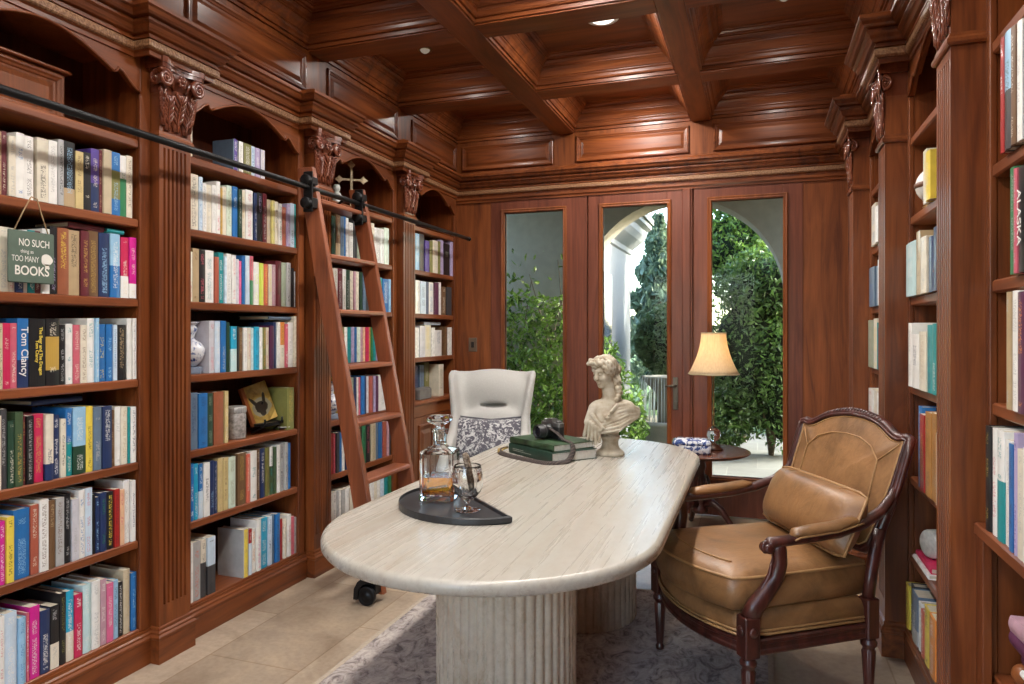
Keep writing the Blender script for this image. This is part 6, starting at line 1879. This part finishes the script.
gl = thing('globe_ornament', 'white globe ornament with brown band behind yellow books', 'ornament', (.660,3.135,SHELF_R2[5]+.0008))
MB().ball((0,0,.088), (.072,.072,.072), 28, 18).obj('globe', plain('ivory_globe', (.66,.64,.60), .35), gl)
MB().lathe([(.0722,.078),(.076,.080),(.076,.096),(.0722,.098)], n=36).obj('band', plain('brown_band', (.14,.06,.03), .4), gl)
MB().lathe([(0,0),(.045,0),(.046,.006),(.030,.012),(.022,.022),(0,.022)], n=28).obj('foot', BRASS, gl)
MB().ball((0,0,.182), (.034,.034,.034), 20, 12).obj('cap_ball', plain('grey_cap', (.30,.30,.33), .5), gl)
# grey box and white pieces on the ledge of the corner bookcase
gb = thing('leather_box', 'long grey box on the ledge of the cabinet bookcase', 'box', (-2.482,4.93,.873))
MB().loft([rrect(.075,.22,.02,0), rrect(.082,.23,.02,.006), rrect(.082,.23,.02,.078), rrect(.06,.20,.02,.09)], True, True).obj('body', plain('grey_hide', (.11,.10,.095), .5, var=.3), gb)
# switch plate by the doors
sw = thing('light_switch', 'dark switch plate on the wood panel beside the white chair', 'switch', (-2.281, DY-.001, 1.23))
MB().loft([[(-.038,0,0),(.038,0,0),(.038,0,.118),(-.038,0,.118)], [(-.038,-.004,0),(.038,-.004,0),(.038,-.004,.118),(-.038,-.004,.118)], [(-.034,-.007,.004),(.034,-.007,.004),(.034,-.007,.114),(-.034,-.007,.114)]], True, True).obj('plate', plain('bronze_plate', (.14,.095,.065), .45, .3), sw)
MB().cbox(-.014,.014,-.011,-.006,.035,.083,.002).obj('rocker', plain('dark_rocker', (.02,.015,.012), .35), sw)
# ------------------------------------------------------------------ the porch and the garden beyond the doors
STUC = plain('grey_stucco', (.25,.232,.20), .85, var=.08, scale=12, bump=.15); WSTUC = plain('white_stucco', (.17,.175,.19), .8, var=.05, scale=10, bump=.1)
def paving():
    t = NT('garden_paving'); p = t.pos(); b = t.n('ShaderNodeTexBrick'); t.l(p, b.inputs['Vector']); t.set(b, Scale=1.0, Mortar_Size=.006, Brick_Width=.6, Row_Height=.6, Offset=0.0) if False else t.set(b, Scale=1.0, Mortar_Size=.006, Brick_Width=.6, Row_Height=.6)
    b.inputs['Color1'].default_value = (.13,.125,.115,1); b.inputs['Color2'].default_value = (.17,.165,.15,1); b.inputs['Mortar'].default_value = (.2,.19,.17,1)
    n = t.noise(p, 5, 5); t.bsdf(Base_Color=t.mix(.4, b.outputs['Color'], t.ramp(n, [(.3, (.6,.6,.6)), (.7, (1.1,1.1,1.1))]), 'MULTIPLY'), Roughness=.7); return t.m
struct(MB().box(-7, 6, DY+.16, 10.5, -.2, -.04), 'porch_floor', paving())
def lawn():
    t = NT('lawn'); p = t.pos(); n = t.noise(p, 9, 6, .7); t.bsdf(Base_Color=t.ramp(n, [(.3, (.03,.06,.015)), (.6, (.08,.15,.035)), (.8, (.16,.24,.06))]), Roughness=.95, Normal=t.bump(n, .6, .05)); return t.m
struct(MB().box(-30, 30, 10.5, 45, -.25, -.05), 'ground', lawn())
# porch ceiling, and the wall with the arch
AX, AZc, AR, AY0, AY1 = -.72, 1.72, .96, 6.9, 7.28
arch = [(AX-AR, -.04)] + [(AX+AR*math.cos(PI-PI*i/40), AZc+AR*math.sin(PI*i/40)) for i in range(41)] + [(AX+AR, -.04)]
outer = arch + [(4.5,-.04),(4.5,3.6),(-6,3.6),(-6,-.04)]
struct(MB().prism(outer, lambda x, z: (x, AY0, z), lambda x, z: (x, AY1, z)), 'wall_porch', STUC)
struct(MB().box(-6, 4.5, DY+.16, AY1, 3.05, 3.4), 'ceiling_porch', STUC)
# leaves
def leaf_mat(name, dark, light, trans=.35):
    t = NT(name); p = t.pos(); n = t.noise(p, 8, 2); f = t.noise(p, 60, 1)
    c = t.ramp(t.math('ADD', t.math('MULTIPLY', n, .6), t.math('MULTIPLY', f, .4)), [(.36, dark), (.62, light)])
    a = t.n('ShaderNodeBsdfPrincipled'); t.l(c, a.inputs['Base Color']); a.inputs['Roughness'].default_value = .38
    b = t.n('ShaderNodeBsdfTranslucent'); t.l(c, b.inputs[0]); m = t.n('ShaderNodeMixShader'); m.inputs[0].default_value = trans
    t.l(a.outputs[0], m.inputs[1]); t.l(b.outputs[0], m.inputs[2]); t.l(m.outputs[0], t.out.inputs[0]); return t.m
def foliage(n, sample, size, seed, droop=.3):
    r = np.random.RandomState(seed); m = MB(); vs = []; fs = []
    for i in range(n):
        c = np.array(sample(r)); s = size*r.uniform(.6,1.25)
        d = r.normal(size=3); d[2] -= droop; d /= np.linalg.norm(d); q = r.normal(size=3); w_ = np.cross(d, q); w_ /= np.linalg.norm(w_); u_ = np.cross(w_, d)
        b = len(vs)
        vs += [tuple(c-d*s), tuple(c+w_*s*.42+u_*s*.10-d*s*.1), tuple(c+d*s), tuple(c-w_*s*.42+u_*s*.10-d*s*.1)]
        fs += [(b,b+1,b+2),(b,b+2,b+3)]
    m.add(vs, fs); return m
IVL = leaf_mat('ivy_leaf', (.022,.055,.014), (.24,.38,.075), .45); SUNL = leaf_mat('sunlit_shrub_leaf', (.025,.07,.012), (.20,.32,.06), .45); CONL = leaf_mat('conifer_leaf', (.05,.075,.05), (.20,.26,.16), .3); BALL = leaf_mat('topiary_leaf', (.045,.085,.045), (.16,.25,.10), .3)
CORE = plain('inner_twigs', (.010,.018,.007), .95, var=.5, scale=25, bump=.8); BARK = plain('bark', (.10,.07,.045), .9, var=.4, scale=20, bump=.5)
def plant(name, label, cat, loc): return thing(name, label, cat, loc)
iv = plant('climbing_vine', 'climbing vine on the grey porch wall, seen through the window behind the white chair', 'vine', (-2.1,6.70,-.04))
def ivs(r):
    while True:
        x, z = r.uniform(-2.9,-1.55), r.uniform(.0,2.25)
        k = 1-max(0, z-.9)/1.6
        if z > 1.75: k *= .35*(1 if math.sin(x*7+z*3) > .1 else .15)
        if r.rand() < k: return (x, min(6.80, 6.60+r.normal()*.09), z)
wobj(foliage(6500, ivs, .043, 1), 'foliage', IVL, iv)
m = MB()
for i in range(7):
    x0 = -2.75+i*.17; m.tube([(x0, 6.78, -.03), (x0+.06*math.sin(i), 6.76, .6), (x0+.12*math.sin(i*2), 6.74, 1.2), (x0+.2*math.sin(i*3), 6.74, 1.7+.07*i)], [.016,.012,.008,.004], 6)
wobj(m, 'stems', BARK, iv)
def blob(c, r_, shell=.45):
    def f(r):
        d = r.normal(size=3); d /= np.linalg.norm(d); k = 1-shell*r.rand()**1.5
        return (c[0]+d[0]*r_[0]*k, c[1]+d[1]*r_[1]*k, max(.0, c[2]+d[2]*r_[2]*k))
    return f
def multi(*bs):
    def f(r): return bs[r.randint(len(bs))](r)
    return f
def shrub(name, label, cat, base, n, sample, size, mat_, seed, trunk=None, core=()):
    T = plant(name, label, cat, base); wobj(foliage(n, sample, size, seed), 'foliage', mat_, T)
    m = MB()
    for k in range(5 if trunk is None else 1):
        a = k*1.3; h_ = trunk or .7; m.tube([(base[0], base[1], base[2]), (base[0]+.05*math.cos(a)*(trunk is None), base[1]+.05*math.sin(a)*(trunk is None), base[2]+h_*.5), (base[0]+.2*math.cos(a)*(trunk is None), base[1]+.2*math.sin(a)*(trunk is None), base[2]+h_)], [.03,.025,.012] if trunk is None else [.06,.05,.045], 8)
    wobj(m, 'trunk', BARK, T)
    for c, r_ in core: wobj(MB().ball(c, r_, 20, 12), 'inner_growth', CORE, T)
    return T
shrub('flowering_shrub', 'bright sunlit shrub inside the arch, seen behind the stone bust', 'shrub', (-1.62,7.75,-.04), 2200, multi(blob((-1.60,7.75,.55),(.42,.35,.52)), blob((-1.75,7.80,1.0),(.35,.28,.38)), blob((-1.48,7.85,.35),(.35,.3,.34))), .045, SUNL, 2)
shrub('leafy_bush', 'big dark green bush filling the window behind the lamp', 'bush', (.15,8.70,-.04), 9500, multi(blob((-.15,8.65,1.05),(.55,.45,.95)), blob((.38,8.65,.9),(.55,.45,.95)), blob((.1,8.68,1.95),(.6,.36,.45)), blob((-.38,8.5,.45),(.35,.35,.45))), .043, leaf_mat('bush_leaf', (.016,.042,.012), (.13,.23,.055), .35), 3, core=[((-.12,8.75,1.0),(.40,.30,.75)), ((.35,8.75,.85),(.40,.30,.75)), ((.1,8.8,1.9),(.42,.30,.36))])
shrub('young_tree', 'bright green tree crown above the dark bush, under the arch', 'tree', (-.20,9.75,-.04), 9000, multi(blob((-.35,9.75,2.5),(.55,.5,.65)), blob((.15,9.75,2.2),(.5,.5,.55)), blob((-.1,9.8,3.1),(.7,.5,.5)), blob((.1,10.0,3.6),(.9,.6,.5))), .046, SUNL, 4, trunk=1.9, core=[((-.3,9.8,2.5),(.35,.3,.45)), ((.05,9.95,3.4),(.6,.4,.4))])  # upper crown enlarged to shade the white building
shrub('sun_block_hedge', 'added hedge shading the white building, behind the bright green tree', 'hedge', (.7,11.2,-.04), 5200, multi(blob((.3,11.1,1.2),(.8,.5,1.2)), blob((1.1,11.2,1.3),(.8,.5,1.3)), blob((.7,11.2,2.7),(1.0,.5,.9))), .07, BALL, 6, core=[((.7,11.25,1.5),(1.0,.35,1.5))])  # added to keep the sun off the white building
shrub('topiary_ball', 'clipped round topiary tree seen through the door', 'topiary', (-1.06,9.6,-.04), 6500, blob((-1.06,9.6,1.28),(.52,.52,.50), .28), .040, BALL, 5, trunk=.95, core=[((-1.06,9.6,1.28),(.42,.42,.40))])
for i, (x, y, h_, w_) in enumerate(((-3.6,14.6,4.0,.95),(-1.75,13.2,3.35,1.15),(-4.6,16.5,4.8,1.1),(.55,16.0,4.6,1.0),(2.6,16.5,4.8,1.1),(-2.2,19.5,4.3,1.3))):
    def con(r, x=x, y=y, h_=h_, w_=w_):
        t = r.rand()**.8; a = r.uniform(0, 2*PI); q = (1-t)*w_*(.75+.25*math.sin(t*38))*(1-.4*r.rand()**2)+.05
        return (x+q*math.cos(a), y+q*math.sin(a), .2+t*h_)
    T = plant('conifer_tree', 'tall grey-green conifer in the garden, %s' % ['middle of the door view','just beside the topiary','behind the white building','over the young tree','behind the dark bush','far behind the dark bush'][i], 'tree', (x,y,-.05))
    T['group'] = 'conifers at the back of the garden'
    wobj(foliage(3400, con, .12, 10+i, 1.2), 'foliage', CONL, T)
    wobj(MB().tube([(x,y,-.05),(x,y,h_*.6),(x,y,h_+.1)], [.14,.08,.02], 8), 'trunk', BARK, T)
# neighbouring white wing of the house
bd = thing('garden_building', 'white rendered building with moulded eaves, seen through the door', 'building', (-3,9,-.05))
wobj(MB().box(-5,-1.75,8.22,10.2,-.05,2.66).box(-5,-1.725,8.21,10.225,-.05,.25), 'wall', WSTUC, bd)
m = MB(); m.sweep([(-1.75,8.18),(-1.75,10.2),(-5,10.2)], [(0,2.50),(.025,2.52),(.03,2.58),(.07,2.62),(.15,2.70),(.20,2.78),(.21,2.86),(.27,2.90),(.27,2.97),(0,2.97)], side=-1); wobj(m, 'eaves', WSTUC, bd)
wobj(MB().box(-5.2,-1.45,8.18,10.5,2.97,3.05), 'roof', plain('roof_grey', (.2,.19,.18), .8), bd)
wobj(MB().box(-1.76,-1.744,8.36,8.80,.9,2.12), 'window', plain('dark_pane', (.03,.04,.06), .1), bd)
# fountain with falling water
fo = thing('garden_fountain', 'stone garden fountain with falling water, low in the door glass', 'fountain', (-1.08,8.60,-.04))
wobj(MB().lathe([(0,0),(.34,0),(.36,.04),(.36,.30),(.39,.33),(.39,.38),(.34,.38),(.33,.33),(0,.32)], (-1.08,8.60,-.04), 32), 'basin', STUC, fo)
wobj(MB().lathe([(.07,.32),(.06,.5),(.09,.7),(.24,.86),(.26,.90),(.23,.90),(.06,.82),(0,.82)], (-1.08,8.60,-.04), 28), 'bowl', STUC, fo)
m = MB(); rr = np.random.RandomState(9)
for i in range(46):
    a = 2*PI*i/46+rr.uniform(-.05,.05); r0 = .25+rr.uniform(0,.03); m.tube([(-1.08+r0*math.cos(a), 8.60+r0*math.sin(a), .86), (-1.08+(r0+.02)*math.cos(a), 8.60+(r0+.02)*math.sin(a), .6), (-1.08+(r0+.03)*math.cos(a), 8.60+(r0+.03)*math.sin(a), .32)], [.002,.004,.006], 5)
WAT = NT('falling_water'); WAT.bsdf(Base_Color=(.85,.9,.95,1), Roughness=.15, Transmission_Weight=.4, IOR=1.33)
wobj(m, 'water_streams', WAT.m, fo)
# ------------------------------------------------------------------ camera, light, colour management
cam = bpy.data.cameras.new('camera'); co = bpy.data.objects.new('camera', cam); COL.objects.link(co)
co.location = (0,0,1.4); co.rotation_euler = (PI/2, 0, .3374)
cam.sensor_width = 36; cam.sensor_fit = 'HORIZONTAL'; cam.lens = 36*699.86/1024
cam.shift_y = -(342-331.6)/1024; cam.clip_start = .02
sc = bpy.context.scene; sc.camera = co
vs = sc.view_settings; sc.display_settings.display_device = 'sRGB'
vs.view_transform = 'Standard'; vs.look = 'None'; vs.gamma = 1; vs.use_curve_mapping = False; vs.exposure = EXPOSURE
sc.cycles.use_denoising = True
sc.cycles.max_bounces = 16; sc.cycles.diffuse_bounces = 7; sc.cycles.glossy_bounces = 8; sc.cycles.transmission_bounces = 14; sc.cycles.transparent_max_bounces = 24
sc.cycles.sample_clamp_indirect = 4
sc.cycles.caustics_reflective = False; sc.cycles.caustics_refractive = False
w = bpy.data.worlds.new('sky'); sc.world = w; w.use_nodes = True
nt = w.node_tree; nt.nodes.clear()
o = nt.nodes.new('ShaderNodeOutputWorld'); b = nt.nodes.new('ShaderNodeBackground')
sky = nt.nodes.new('ShaderNodeTexSky'); sky.sky_type = 'NISHITA'; sky.sun_disc = False; sky.sun_elevation = math.radians(27); sky.sun_rotation = math.radians(68); sky.air_density = 1.0; sky.dust_density = 2.0
nt.links.new(sky.outputs[0], b.inputs[0]); b.inputs[1].default_value = SKY_S; nt.links.new(b.outputs[0], o.inputs[0])
S = bpy.data.lights.new('sun', 'SUN'); S.energy = SUN_W; S.angle = math.radians(1.5); S.color = (1,.95,.86)
so = bpy.data.objects.new('sun', S); COL.objects.link(so); so.rotation_euler = Vector((-.80,-.28,-.42)).to_track_quat('-Z','Y').to_euler(); so.location = (3,9,8)
# added fill light, an unseen panel in the opening behind the camera
A = bpy.data.lights.new('rear_fill_light', 'AREA'); A.shape = 'RECTANGLE'; A.size = 1.65; A.size_y = 2.3; A.energy = REAR_FILL_W; A.color = (1,.985,.97)
ao = bpy.data.objects.new('rear_fill_light', A); COL.objects.link(ao); ao.location = (-.9, RY-.05, 1.2); ao.rotation_euler = (-PI/2, 0, 0)
